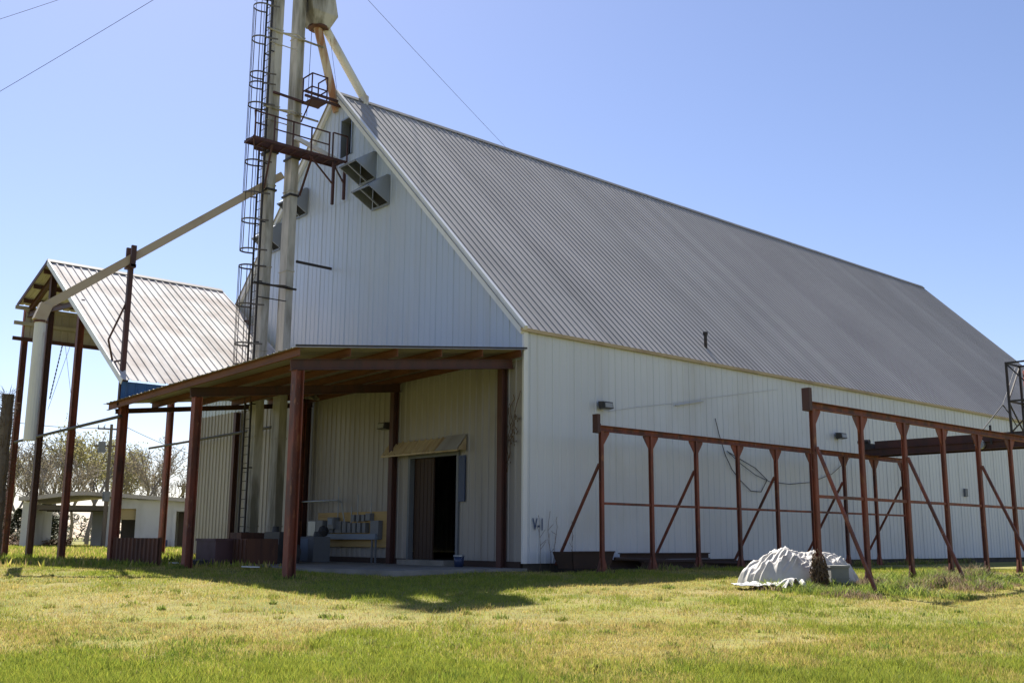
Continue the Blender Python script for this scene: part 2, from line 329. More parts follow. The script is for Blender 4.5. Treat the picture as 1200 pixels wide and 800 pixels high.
# vent hoods on the gable
def hood(xa, xb, zt, zb, dep, tilt):
    o = MB(); yb = -.06
    A = vec((xa, yb, zt)); Bv = vec((xb, yb, zt+tilt)); C_ = vec((xb, yb, zb+tilt)); D = vec((xa, yb, zb))
    out = vec((0, -dep, -dep*.55)); E_, F_ = A+vec((0, -.10, 0)), Bv+vec((0, -.10, 0)); G_, H2 = vec((xb, -dep, zb+.48)), vec((xa, -dep, zb+.48))
    t = .03
    def plate(*p):
        p = [vec(q) for q in p]; n = np.cross(p[1]-p[0], p[2]-p[0]); n = n/np.linalg.norm(n)*t; o.poly(p, -n)
    plate(A, Bv, F_, E_); plate(E_, F_, G_, H2); plate(Bv, C_, G_, F_); plate(A, E_, H2, D)
    h_ = o.build('vent_hood', M['galv'], wh)
    v = MB(); m_ = (C_+D)/2; n_ = (G_+H2)/2; v.bar(m_+vec((0, -.04, .02)), n_+vec((0, 0, .02)), .05, .05); v.bar(D+vec((.02, -.03, .0)), C_+vec((-.02, -.03, .0)), .05, .05); v.bar(H2, G_, .05, .05)
    v.build('vent_frame', M['galv'], h_)
    v = MB().box((xa+.06, -.075, zb+.08), (xb-.06, -.06, zt-.1)); v.build('vent_opening', M['dark'], h_)
hood(-9.02, -7.98, 14.62, 13.62, .95, .0)
hood(-8.15, -7.08, 13.50, 12.45, .95, .0)
hood(-13.75, -12.75, 14.45, 13.4, .85, .0)
hood(-15.75, -14.75, 13.45, 12.4, .85, .0)
# small roof vent pipe
P = onp(827, 405, 0, 0); d = ray(827, 405); tt = ((H_+.12)-(CAM[0]+CAM[2]))/(d[0]+d[2]); P = CAM+d*tt
MB().tube(P-vec((0, 0, .15)), P+vec((0, 0, .45)), .06, .06, 10).tube(P+vec((0, 0, .40)), P+vec((0, 0, .50)), .09, .09, 10).build('vent_pipe', M['black_iron'], roof)
# V-1 stencil on the corner of the side wall
cu = bpy.data.curves.new('lettering', 'FONT'); cu.body = 'V-1'; cu.size = .48; cu.extrude = .002; cu.space_character = 1.05; cu.offset = .006
to = bpy.data.objects.new('tmp', cu); col.objects.link(to); bpy.context.view_layer.update()
tm = bpy.data.meshes.new_from_object(to.evaluated_get(bpy.context.evaluated_depsgraph_get())); bpy.data.objects.remove(to)
xsz = [v.co.x for v in tm.vertices]; wt = max(xsz)-min(xsz)
lt = MB(); lt.add([(.042+v.co.z, .32+(v.co.x-min(xsz))*.40/wt, 1.10+v.co.y) for v in tm.vertices], [tuple(p.vertices) for p in tm.polygons])
lt.build('lettering', M['paint_blue'], wh)
# dangling cable, stains of vine and pale wire along the side wall
mb = MB(); pts = [(.06, *onp(x_, y_, 0, .06)[1:]) for x_, y_ in ((838, 490), (843, 510), (850, 533), (858, 550), (867, 562), (880, 575), (892, 576), (899, 562), (885, 548), (868, 538), (853, 529))]
mb.path(pts, .014, 5); cab = mb.build('loose_cable', M['wire']); tag(cab, 'dark loose cable looping down the white side wall', 'cable')
mb = MB(); mb.path([(.08, *onp(x_, y_, 0, .08)[1:]) for x_, y_ in ((852, 528), (868, 543), (885, 556), (902, 564), (925, 567), (950, 565), (975, 555), (996, 536))], .012, 5)
tag(mb.build('slack_cable', M['wire']), 'long slack dark cable sagging along the side wall behind the frame', 'cable')
q_ = onp(1131, 577, 0, .04); tag(MB().box((.036, q_[1]-.12, q_[2]-.18), (.12, q_[1]+.12, q_[2]+.18)).build('outlet_box', M['greybox']), 'small grey outlet box on the side wall seen through the outer frame', 'outlet box')
mb = MB(); mb.path([(.07, *onp(x_, y_, 0, .07)[1:]) for x_, y_ in ((712, 482), (745, 477), (785, 473), (825, 467), (880, 460), (912, 456))], .006, 4)
a, b = onp(792, 475, 0, .08), onp(824, 470, 0, .08); mb.tube(a, b, .03, .03, 6)
tag(mb.build('turnbuckle_wire', M['palewire']), 'thin pale wire with turnbuckle stretched along the side wall', 'wire')

# ------------------------------------------------------------------ lean-to canopy over the loading doors
cn = thing('loading_canopy', 'lean-to canopy on rusty red steel posts over the loading door', 'canopy', (0, -7.2, 0))
CX0, CX1, CY0 = -12.25, .16, -7.62
cz = lambda x, y: 5.37+.118*(y+7.62)+.021*x
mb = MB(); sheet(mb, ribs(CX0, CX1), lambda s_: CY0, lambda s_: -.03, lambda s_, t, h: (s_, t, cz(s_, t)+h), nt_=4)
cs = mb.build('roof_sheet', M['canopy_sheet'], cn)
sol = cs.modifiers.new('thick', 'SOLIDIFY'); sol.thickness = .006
for k, yy in enumerate((-7.5, -6.05, -4.6, -3.15, -1.7, -.25)):
    a, b = (CX0+.12, yy, cz(CX0, yy)-.115), (CX1-.04, yy, cz(CX1, yy)-.115)
    q = .1; m_ = MB(); m_.prism(a, b, [(-.04,-.1),(.04,-.1),(.04,-.085),(-.025,-.085),(-.025,.085),(.04,.085),(.04,.1),(-.04,.1)]); m_.build('purlin', M['purlin'], cn)
MB().bar((CX1+.01, CY0, cz(CX1, CY0)+.035), (CX1+.01, -.03, cz(CX1, -.03)+.035), .03, .05).build('edge_angle', M['black_iron'], cn)
for xx in (-.4, -6.05, -11.65):
    rh = .27 if xx > -11 else .16; MB().ibeam((xx, -7.42, cz(xx, -7.42)-.225-rh/2), (xx, -.1, cz(xx, -.1)-.225-rh/2), .16, rh).build('rafter', M['dark_iron'], cn)
for xx, wd in ((-.4, .33), (-6.05, .33), (-11.55, .36)):
    p_ = MB(); zt = cz(xx, -7.2)-.5; gb = g1(xx, -7.2)-.1
    p_.ibeam((xx, -7.2, gb), (xx, -7.2, zt if xx > -11 else 5.72), wd*.72, wd*.72, .03, up=(0, 1, 0)); p_.build('post', M['red_iron'], cn)
for xx in (-.72, -6.2, -11.8, -17.45):
    p_ = MB(); p_.ibeam((xx, -.2, .0), (xx, -.2, 5.92), .21, .21, .03, up=(0, 1, 0)); p_.build('wall_post', M['dark_iron'], cn)
# awning over the door
aw = thing('door_awning', 'tan corrugated awning above the dark doorway', 'awning', (-4.2, 0, 3.8))
mb = MB(); sheet(mb, ribs(-6.62, -2.55), lambda s_: 0, lambda s_: 1., lambda s_, t, h: (s_, -.06-t*.34, 3.94-t*.44+h), h=.045)
a_ = mb.build('awning_sheet', M['awning'], aw); sm = a_.modifiers.new('t', 'SOLIDIFY'); sm.thickness = .006
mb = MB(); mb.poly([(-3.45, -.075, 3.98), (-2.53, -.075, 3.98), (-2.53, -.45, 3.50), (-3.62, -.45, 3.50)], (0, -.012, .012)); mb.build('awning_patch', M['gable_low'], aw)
for xx in (-6.6, -2.57): MB().poly([(xx, -.05, 3.92), (xx, -.39, 3.50), (xx, -.05, 3.50)], (.02, 0, 0)).build('end_plate', M['awning'], aw)
mb = MB().box((-6.6, -.42, 3.46), (-2.55, -.37, 3.52)); mb.build('front_angle', M['awning'], aw)
# concrete pad
mb = MB(); mb.poly([(-10, -4.6, -.2), (-2.6, -5.3, -.2), (.2, -4.6, -.2), (.2, -.02, -.2), (-10, -.02, -.2)], (0, 0, .235)); pad = mb.build('loading_pad', M['concrete']); tag(pad, 'grey concrete pad under the canopy', 'pavement', kind='structure')

# ------------------------------------------------------------------ drive-through shed on the left
sh = thing('drive_through_shed', 'tall open gable shed on red posts with pale stained metal roof', 'shed', (-17, -7.2, 0))
SY0, SY1 = -7.62, -.33
EL, RG, ER = onp(24.5, 357, 1, -7.5), onp(60, 306, 1, -7.5), onp(147.5, 445, 1, -7.5)
ex0, ez0, rx, rz, ex1, ez1 = EL[0], EL[2], RG[0], RG[2], ER[0], ER[2]
def zsh(x): return rz-(rz-ez1)*(x-rx)/(ex1-rx) if x >= rx else rz-(rz-ez0)*(rx-x)/(rx-ex0)
mb = MB()
for ex, ez in ((ex1, ez1), (ex0, ez0)):
    l_ = math.hypot(ex-rx, ez-rz); dx, dz = (ex-rx)/l_, (ez-rz)/l_; nx_, nz_ = (-dz, dx) if dx > 0 else (dz, -dx)
    sheet(mb, ribs(SY0, SY1), lambda s_: 0, lambda s_: l_, lambda s_, t, h: (rx+t*dx+h*nx_, s_, rz+t*dz+h*nz_), h=.036, nt_=4)
so = mb.build('roof', M['shed_roof'], sh); so.modifiers.new('t', 'SOLIDIFY').thickness = .006
mb = MB()
for sg, sl2 in ((1, (rz-ez1)/(ex1-rx)), (-1, (rz-ez0)/(rx-ex0))):
    mb.poly([(rx, SY0-.02, rz+.075), (rx+sg*.22, SY0-.02, rz+.075-.22*sl2), (rx+sg*.22, SY0-.02, rz+.05-.22*sl2), (rx, SY0-.02, rz+.05)], (0, SY1-SY0+.02, 0))
mb.build('ridge_cap', M['ridge'], so)
mb = MB()
mb.bar((rx, SY0-.02, rz-.06), (ex1+.02, SY0-.02, ez1-.06), .03, .2); mb.build('rake_trim', M['trim_white'], so)
mb = MB(); mb.bar((rx, SY0-.02, rz-.06), (ex0-.02, SY0-.02, ez0-.06), .03, .16); mb.build('rake_trim', M['dark_iron'], so)
sp = [onp(*p, 1, -7.2)[0] for p in ((4, 648), (35, 650), (72, 650))]
for xx in sp:
    tx = onp(*{0: (33, 362), 1: (61.5, 330), 2: (95, 368)}[sp.index(xx)], 1, -7.2)[0]; xx = (xx+tx)/2
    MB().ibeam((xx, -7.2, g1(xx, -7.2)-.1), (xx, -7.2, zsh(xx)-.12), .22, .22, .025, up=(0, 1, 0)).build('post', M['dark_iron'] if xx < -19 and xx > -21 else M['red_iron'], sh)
for xx in (-23.3, -11.6):
    MB().ibeam((xx, -.55, g1(xx, -.55)-.1), (xx, -.55, zsh(xx)-.12), .25, .25, .03, up=(0, 1, 0)).build('post', M['red_iron'], sh)
for yy in (-7.2, -.55):     # rafters
    for a, b in (((rx, rz), (ex1, ez1)), ((rx, rz), (ex0, ez0))):
        MB().ibeam((a[0], yy, a[1]-.33), (a[0]+(b[0]-a[0])*.93, yy, a[1]+(b[1]-a[1])*.93-.33), .14, .24).build('rafter', M['dark_iron'], sh)
    MB().ibeam((sp[0], yy, 9.85), (sp[2], yy, 9.3 if yy < -5 else 9.5), .12, .2).build('tie_beam', M['dark_iron'], sh)
for fr, ex, ez, n_ in ((1, ex1, ez1, 7), (-1, ex0, ez0, 3)):
    for k in range(n_):
        t = (k+.5)/n_; x_ = rx+(ex-rx)*t; z_ = rz+(ez-rz)*t-.12
        MB().bar((x_, SY0+.06, z_), (x_, SY1-.02, z_), .08, .16).build('purlin', M['dark_iron'], sh)
# hanging left side wall with girts
xl = ex0+.12
mb = MB(); sheet(mb, ribs(-7.3, -.5), lambda s_: ez0-1.42, lambda s_: ez0-.12, lambda s_, t, h: (xl-h, s_, t)); mb.build('side_sheet', M['shed_tan'], sh).modifiers.new('t', 'SOLIDIFY').thickness = .006
for zz, mm in ((ez0-1.45, 'dark_iron'), (ez0-.8, 'shed_tan'), (ez0-.16, 'shed_tan')):
    MB().bar((xl+.07, -7.75, zz), (xl+.07, -.45, zz), .09, .15).build('girt', M[mm], sh)
mb = MB(); sheet(mb, ribs(-7.55, -.4), lambda s_: min(ez1-.02, cz(ex1, s_)+.03), lambda s_: ez1-.02, lambda s_, t, h: (ex1-.22+h, s_, t)); mb.build('side_sheet', M['blue'], sh)
a, b = onp(19, 517.7, 1, -7.36), onp(143, 487.5, 1, -7.36)
MB().tube((a[0], -7.4, a[2]), (b[0], -7.4, b[2]), .055, .055, 8).build('rail', M['black_iron'], sh)
MB().tube((-24.9, -.75, 4.86), (-12.5, -.75, 4.98), .055, .055, 8).build('rail', M['black_iron'], sh)
# thin stay wires under the shed
for pa, pb, nm in (((73, 405), (58, 468), 'chain'), ((82, 406), (56, 480), 'wire'), ((76, 400), (84, 470), 'wire')):
    mb = MB(); a, b = onp(*pa, 1, -5.), onp(*pb, 1, -5.5); n_ = 14
    for k in range(n_):
        p_, q_ = a+(b-a)*k/n_, a+(b-a)*(k+(.8 if nm == 'chain' else 1))/n_; mb.tube(p_, q_, .028 if nm == 'chain' else .009, None, 5)
    mb.build('hanging_chain' if nm == 'chain' else 'stay_wire', M['wire'], sh)

# ------------------------------------------------------------------ bucket elevator tower
el = thing('grain_elevator', 'tall twin leg grain elevator with dirty cream casings beside the gable', 'grain elevator', (-10.9, -2.4, 0))
EX = -10.9
for yc in (-2.78, -1.86):
    m_ = MB(); m_.box((EX-.26, yc-.15, 0), (EX+.26, yc+.15, 22.4)); zz = 1.2
    c_ = m_.build('leg_casing', M['casing'], el)
    while zz < 22.3: MB().box((EX-.285, yc-.175, zz), (EX+.285, yc+.175, zz+.04)).build('flange', M['casing'], c_); zz += 3.05
# boot and head
mb = MB().box((EX-.4, -3.3, 0), (EX+.4, -1.5, 1.0)).box((EX-.32, -3.7, .1), (EX+.32, -3.3, .7)); mb.build('boot', M['rust'], el)
m_ = MB()
def frust(m_, ca, sa, za, cb, sb, zb):
    vs = [(ca[0]+i*sa[0], ca[1]+j*sa[1], za) for i, j in ((-1,-1),(1,-1),(1,1),(-1,1))]+[(cb[0]+i*sb[0], cb[1]+j*sb[1], zb) for i, j in ((-1,-1),(1,-1),(1,1),(-1,1))]
    m_.add(vs, [(0,3,2,1),(4,5,6,7)]+[(i, (i+1) % 4, 4+(i+1) % 4, 4+i) for i in range(4)])
frust(m_, (EX, -1.0), (.34, .34), 20.28, (EX, -1.0), (.52, .56), 20.75); frust(m_, (EX, -1.0), (.52, .56), 20.75, (EX, -1.2), (.52, .50), 22.0)
m_.box((EX-.55, -3.3, 22.0), (EX+.55, -.75, 22.5)); m_.build('discharge_head', M['casing'], el)
ro_ = MB().tube((EX, -1.0, 20.25), (EX, -1.0, 20.32), .4, .4, 12).build('head_flange', M['rust'], el)
MB().tube((EX, -1.02, 20.3), (EX+.02, -.02, 17.1), .165, .165, 12).build('discharge_spout', M['rust_spout'], el)
m_ = MB().tube((EX, -.72, 20.45), (EX, 1.2, 18.05), .17, .17, 12); m_.tube((EX, 1.2, 18.12), (EX, 1.2, 17.7), .2, .2, 12); m_.build('discharge_spout', M['pipe_white'], el)
MB().tube((EX-.05, -1.25, 20.2), (EX-.05, -1.30, 16.6), .012, None, 5).build('control_rope', M['wire'], el)
MB().tube((EX+.1, -.55, 20.2), (EX+.1, -.1, 17.9), .008, None, 5).build('control_rope', M['wire'], el)
# brace arms to the building
for zz, y1, mm in ((19.4, -.9, 'casing'), (9.7, -.02, 'black_iron'), (6.75, -.02, 'black_iron'), (16.35, -1.0, 'casing')):
    m_ = MB(); xx = EX+.3
    m_.tube((xx, -3.3, zz), (xx, y1 if zz > 15 else -1.6, zz), .04, None, 6); m_.tube((xx+.02, -2.6, zz), (xx+.3, -2.25, zz-.02), .03, None, 6); m_.tube((xx+.3, -2.25, zz-.02), (xx+.02, -1.75, zz), .03, None, 6)
    m_.tube((xx, -3.15, zz-.5), (xx+.02, -2.0, zz-.5), .02, None, 6); m_.build('brace_arm', M[mm], el)
a, b = onp(345, 306, 0, EX+.3), onp(388, 315, 1, -.05); MB().bar((EX+.3, -1.65, a[2]), (b[0], -.04, b[2]), .06, .09).build('brace_arm', M['black_iron'], el)
m_ = MB()
for zz, ya, yb in ((17.42, -1.6, .1), (17.25, -1.6, .1)): m_.bar((EX+.28, ya, zz), (EX+.28, yb, zz), .07, .09)
m_.bar((EX+.34, -2.95, 16.95), (EX+.34, -1.0, 16.9), .07, .08); m_.build('brace_arm', M['dark_iron'], el)
# small landing
m_ = MB(); xa, xb, ya, yb, zz = EX+.3, EX+.95, -1.7, -1.05, 16.85
m_.box((xa, ya, zz), (xb, yb, zz+.04))
for x_, y_ in ((xa, ya), (xb, ya), (xb, yb), (xa, yb)): m_.bar((x_, y_, zz), (x_, y_, zz+1.05), .04, .04)
for z2 in (.5, 1.03):
    m_.bar((xa, ya, zz+z2), (xb, ya, zz+z2), .04, .04); m_.bar((xb, ya, zz+z2), (xb, yb, zz+z2), .04, .04); m_.bar((xa, yb, zz+z2), (xb, yb, zz+z2), .04, .04)
m_.bar((xb, ya, zz), (EX+.26, ya, zz-.7), .04, .04); m_.build('small_landing', M['dark_iron'], el)
# main walkway to the loft door
PX0, PX1, PY0, PY1, PZ = -10.62, -9.93, -3.95, -.12, 14.66
m_ = MB()
[m_.box((PX0+.09*q_, PY0, PZ+.12), (PX0+.09*q_+.03, PY1, PZ+.15)) for q_ in range(8)]
for x_ in (PX0, PX1): m_.bar((x_, PY0, PZ+.10), (x_, PY1, PZ+.10), .05, .09)
y_ = PY0
while y_ < PY1: m_.bar((PX0, y_, PZ+.06), (PX1, y_, PZ+.09), .03, .05); y_ += .45
wk = m_.build('walkway', M['dark_iron'], el)
m_ = MB()
for k in range(5):
    y_ = PY0+.04+k*.76
    m_.bar((PX1, y_, PZ+.1), (PX1, y_, PZ+1.1), .045, .045)
m_.bar((PX1, PY0, PZ+1.08), (PX1, -.85, PZ+1.08), .045, .045); m_.bar((PX1, PY0+.8, PZ+.6), (PX1, -.85, PZ+.6), .04, .04)
m_.bar((PX1, -.72, PZ+.1), (PX1, -.72, PZ+1.12), .045, .045); m_.bar((PX1+.02, -.72, PZ+1.12), (PX1+.02, -.08, PZ+1.12), .045, .045); m_.bar((PX1+.02, -.1, PZ+.1), (PX1+.02, -.1, PZ+1.12), .045, .045)
m_.bar((PX0-.3, PY0+.55, PZ+1.08), (PX1, PY0, PZ+1.08), .045, .045); m_.bar((PX0-.3, PY0+.55, PZ+.1), (PX0-.3, PY0+.55, PZ+1.1), .045, .045); m_.bar((PX0-.3, PY0+.55, PZ+.1), (PX1, PY0, PZ+.1), .05, .12)
m_.bar((PX0-.3, PY0+.55, PZ+.1), (PX0-.3, PY0+1.2, PZ+.1), .05, .12); m_.bar((PX0-.3, PY0+.55, PZ+1.08), (PX0-.3, PY0+1.2, PZ+1.08), .045, .045)
m_.build('guard_rail', M['dark_iron'], wk)
for a, b, t_ in (((PX1-.05, -.62, PZ), (PX1-.05, -.62, 13.0), .09), ((PX1-.05, -.14, PZ), (PX1-.05, -.14, 13.3), .09), ((PX1-.05, -1.65, PZ), (PX1-.05, -.66, PZ-.85), .05), ((PX1-.05, -.62, PZ-.1), (PX1-.05, -.14, PZ-.75), .05), ((PX1-.03, -3.2, PZ), (EX+.3, -3.1, PZ-1.45), .06), ((PX1-.03, -1.55, PZ), (EX+.3, -1.65, PZ-1.4), .06)):
    MB().bar(a, b, t_, t_).build('walkway_strut', M['dark_iron'], wk)
for yc in (-2.78, -1.86):
    for zz in (PZ-.02, PZ-1.45): MB().box((EX-.31, yc-.2, zz), (EX+.31, yc+.2, zz+.07)).build('clamp_band', M['black_iron'], el)
MB().bar((PX0+.12, -2.0, 15.42), (PX0+.12, -.1, 14.98), .10, .16).build('toe_board', M['trim_white'], wk)
# ladder and cage
m_ = MB(); LYp = -3.10
for x_ in (EX-.22, EX+.22): m_.bar((x_, LYp, .3), (x_, LYp, 22.6), .05, .06)
zz = .6
while zz < 22.6: m_.tube((EX-.22, LYp, zz), (EX+.22, LYp, zz), .014, None, 5); zz += .305
zz = 1.0
while zz < 22.6: m_.bar((EX-.2, LYp, zz), (EX-.2, -2.9, zz), .04, .04); m_.bar((EX+.2, LYp, zz), (EX+.2, -2.9, zz), .04, .04); zz += 2.2
ld = m_.build('ladder', M['black_iron'], el)
m_ = MB(); rc = .34
arc = [(EX+rc*math.cos(t), LYp-.28+rc*math.sin(t)) for t in np.linspace(R(20), R(-200), 13)]
zs = [6.75, 7.5, 8.9, 10.3, 10.9, 12.0, 13.0, 14.2, 15.0, 16.4, 17.2, 17.6, 19.0, 20.3, 20.8, 22.2]
for k, z_ in enumerate(zs):
    pts = [(EX+.45, -2.92, z_)]+[(x_, y_, z_) for x_, y_ in arc]+[(EX-.26, LYp, z_)]
    for a, b in zip(pts[:-1], pts[1:]): m_.bar(a, b, .02, .055)
secs = [(6.75, 10.3), (8.0, 10.35), (10.9, 14.9), (15.0, 20.35), (17.2, 20.3), (20.3, 24)]
for i in (0, 2, 3, 5, 7, 9, 10, 12):
    x_, y_ = arc[i]
    for a, b in ((6.75, 10.3), (10.9, 17.25), (17.2, 20.3), (20.6, 22.5)): m_.bar((x_, y_, a), (x_, y_, b), .02, .016)
m_.build('ladder_cage', M['cage'], ld)
# ------------------------------------------------------------------ load-out spout with drop pipe and its post
ls = thing('loadout_spout', 'long tan grain spout sloping down from the elevator to a white drop pipe', 'grain spout', (-11.2, -7.4, 0))
A = onp(330, 206, 0, EX+.1); Bp = onp(49, 361, 1, -10.0); Bp = onp(49, 361, 1, -10.)
MB().bar(A, Bp, .26, .26).build('spout_tube', M['spout'], ls)
Dn = onp(39, 515, 1, Bp[1]); Dn = vec((Bp[0], Bp[1], Dn[2]))
m_ = MB(); m_.bar(Bp+(A-Bp)*.015+vec((0, 0, .03)), Bp+vec((0, -.06, -.42)), .34, .36); m_.build('elbow', M['spout'], ls)
dp = MB().tube(Bp+vec((0, 0, -.35)), Dn, .172, .182, 14).build('drop_pipe', M['pipe_white'], ls)
MB().tube(Bp+vec((0, 0, -.40)), Bp+vec((0, 0, -.47)), .21, .21, 14).build('pipe_collar', M['rust'], dp)
# fork post that carries the spout
t_ = (-7.42-A[1])/(Bp[1]-A[1]); K = A+(Bp-A)*t_
m_ = MB(); m_.bar((K[0], K[1]+.02, 5.0), (K[0], K[1]+.02, K[2]-.25), .15, .15); m_.box((K[0]-.26, K[1]-.1, K[2]-.33), (K[0]+.26, K[1]+.1, K[2]-.22))
for s_ in (-1, 1): m_.box((K[0]+s_*.21-.05, K[1]-.08, K[2]-.3), (K[0]+s_*.21+.05, K[1]+.08, K[2]+.42))
po = m_.build('fork_post', M['dark_iron'], ls)
m_ = MB(); q0 = vec((K[0], K[1], K[2]-1.4)); q1 = onp(127, 398, 1, K[1]-.4); q2 = onp(132, 424, 1, K[1]-.1); q3 = vec((K[0], K[1], q2[2]))
m_.bar(q0, q1, .05, .05); m_.bar(q1, q2, .05, .05); m_.bar(q2, q3, .05, .05); m_.build('post_brace', M['dark_iron'], po)

# ------------------------------------------------------------------ steel frames right of the building
def frame_row(name, label, X, y0, n, sp_, zt, brace, wbot, m):
    t = thing(name, label, 'steel frame', (X, y0, 0))
    for k in range(n):
        y_ = y0+sp_*k; gb = min(g1(X, y_), 0)-.12
        p_ = MB().ibeam((X, y_, gb), (X, y_, zt-.17), .105, .105, .016, up=(1, 0, 0))
        po_ = p_.build('post', m, t)
        g_ = MB()
        for s_ in ((1, -1) if k else (1,)): g_.poly([(X-.01, y_+s_*.05, zt-.17), (X-.01, y_+s_*.33, zt-.17), (X-.01, y_+s_*.33, zt-.22), (X-.01, y_+s_*.05, zt-.60)], (.02, 0, 0))
        g_.build('gusset', m, po_)
        b_ = MB().poly([(X-.02, y_-.09, gb+.5), (X-.02, y_+.09, gb+.5), (X-.02, y_+.24, gb+.08), (X-.02, y_-.24, gb+.08)], (.04, 0, 0)).build('foot_gusset', m, po_)
        if k % 2 == 0:
            sg = 1 if brace > X else -1; zb = g1(brace, y_)-.1 if brace > 3 else .12
            MB().bar((X+sg*.08, y_, 2.93), (brace, y_, zb), .065, .065).build('brace', m, t)
    MB().prism((X, y0-.1, zt-.085), (X, y0+sp_*(n-1)+.12, zt-.085), [(-.06,-.085),(.06,-.085),(.06,-.07),(-.045,-.07),(-.045,.07),(.06,.07),(.06,.085),(-.06,.085)]).build('top_beam', m, t)
    for k in range(n-1): MB().bar((X+.0, y0+sp_*k+.06, 1.83), (X+.0, y0+sp_*(k+1)-.06, 1.83), .05, .07).build('mid_rail', m, t)
    e_ = MB().box((X-.10, y0-.24, zt-.22), (X+.10, y0-.13, zt+.30)); e_.box((X-.10, y0-.13, zt-.22), (X-.06, y0+.06, zt+.06)); e_.build('end_bracket', M['dark_iron'], t)
    return t
frame_row('wall_frame', 'rusty red steel post frame running close along the white side wall', 2.0, 1.13, 9, 2.1, 4.0, .16, 0, M['red_iron'])
frame_row('outer_frame', 'rusty red steel post frame standing out in the grass past the tarp heap', 9.0, .78, 9, 2.07, 3.98, 10.4, 0, M['red_iron'])
# cross conveyor between the two frames
cb = thing('cross_conveyor', 'dark red trough conveyor spanning between the two steel frames', 'conveyor', (5.5, 16, 3.9))
MB().ibeam((1.75, 15.55, 4.10), (9.1, 15.55, 4.10), .16, .26).build('side_beam', M['dark_iron'], cb)
MB().ibeam((1.75, 16.35, 4.10), (9.1, 16.35, 4.10), .16, .26).build('side_beam', M['dark_iron'], cb)
m_ = MB(); m_.box((2.2, 15.64, 4.02), (9.0, 16.26, 4.06)); m_.box((2.2, 15.60, 4.06), (9.0, 15.63, 4.5)).box((2.2, 16.27, 4.06), (9.0, 16.30, 4.5)); m_.build('trough', M['dark_iron'], cb)
MB().tube((6.2, 15.35, 4.12), (6.2, 15.5, 4.12), .16, None, 16).tube((6.2, 15.28, 4.12), (6.2, 15.56, 4.12), .05, None, 10).build('pulley', M['galv'], cb)
MB().bar((6.6, 15.4, 4.1), (6.6, 15.4, 4.75), .06, .06).build('lever', M['black_iron'], cb)
m_ = MB().box((1.65, 15.45, 4.2), (2.1, 15.9, 4.42)).tube((1.55, 15.6, 4.5), (2.0, 15.6, 4.5), .09, None, 10); m_.build('drive_motor', M['black_iron'], cb)
# lattice tower at the right border
lt_ = thing('lattice_tower', 'dark lattice steel tower with a rusty red drum rising beyond the outer frame', 'tower', (9.0, 12.1, 3.98))
tx0, ty0 = 8.75, 11.95; m_ = MB(); sw = .95
cn4 = [(tx0, ty0), (tx0+sw, ty0), (tx0+sw, ty0+sw), (tx0, ty0+sw)]
for k, (x_, y_) in enumerate(cn4): m_.bar((x_, y_, 3.99), (x_, y_, 6.25 if k != 2 else 8.4), .06, .06)
for z_ in (4.08, 5.05, 6.22):
    for a, b in zip(cn4, cn4[1:]+cn4[:1]): m_.bar((*a, z_), (*b, z_), .05, .05)
for a, b in zip(cn4, cn4[1:]+cn4[:1]): m_.bar((*a, 6.2), (*b, 5.1), .035, .035); m_.bar((*b, 5.0), (*a, 4.1), .035, .035)
m_.bar((tx0, ty0, 4.02), (tx0-.1, ty0-.2, 4.02), .14, .12); m_.build('lattice', M['black_iron'], lt_)
MB().tube((tx0+.5, ty0+.62, 5.1), (tx0+.5, ty0+.62, 6.0), .26, .26, 16).tube((tx0+.5, ty0+.62, 6.0), (tx0+.5, ty0+.62, 6.12), .26, .1, 16).build('drum', mat('red_rusty_drum', (.24, .06, .04), [((.14, .05, .03), 3, (1, 1, .3), .45, .65, .9)], rough=.6), lt_)
# bent conduit above the fence
mb = MB(); mb.path([onp(1152, 503, 0, 6), onp(1175, 474, 0, 6), onp(1184, 486, 0, 6), onp(1192, 500, 0, 6)], .02, 6); mb.path([onp(1175, 474, 0, 6), onp(1190, 430, 0, 6)], .008, 5)
tag(mb.build('bent_cable', M['wire']), 'bent black cable hanging off the lattice tower near the eave', 'cable')

# wall lights
def wall_light(P, label, axis_):
    t = thing('flood_light', label, 'flood light', P, 'flood lights on the warehouse walls')
    x, y, z = P
    if axis_ == 'x':
        MB().box((x, y-.06, z-.06), (x+.08, y+.06, z+.06)).build('bracket', M['lamp'], t)
        MB().poly([(x+.06, y-.2, z+.12), (x+.30, y-.2, z+.10), (x+.34, y-.2, z-.10), (x+.10, y-.2, z-.13)], (0, .4, 0)).build('housing', M['lamp'], t)
        MB().poly([(x+.335, y-.16, z+.06), (x+.352, y-.16, z-.08), (x+.15, y-.16, z-.135), (x+.14, y-.16, z-.12)], (0, .32, 0)).build('lens', M['lens'], t)
    else:
        MB().box((x-.06, y-.08, z-.06), (x+.06, y, z+.06)).build('bracket', M['lamp'], t)
        MB().poly([(x-.2, y-.06, z+.12), (x-.2, y-.30, z+.10), (x-.2, y-.34, z-.10), (x-.2, y-.10, z-.13)], (.4, 0, 0)).build('housing', M['lamp'], t)
        MB().poly([(x-.16, y-.335, z+.06), (x-.16, y-.352, z-.08), (x-.16, y-.15, z-.135), (x-.16, y-.14, z-.12)], (.32, 0, 0)).build('lens', M['lens'], t)
wall_light((.03, 3.22, 4.92), 'flood light on the side wall above the left end of the steel frame', 'x')
wall_light((.03, 16.63, 4.92), 'flood light on the side wall behind the outer steel frame', 'x')
wall_light((-6.75, -.03, 4.55), 'dim flood light under the canopy left of the door awning', 'y')

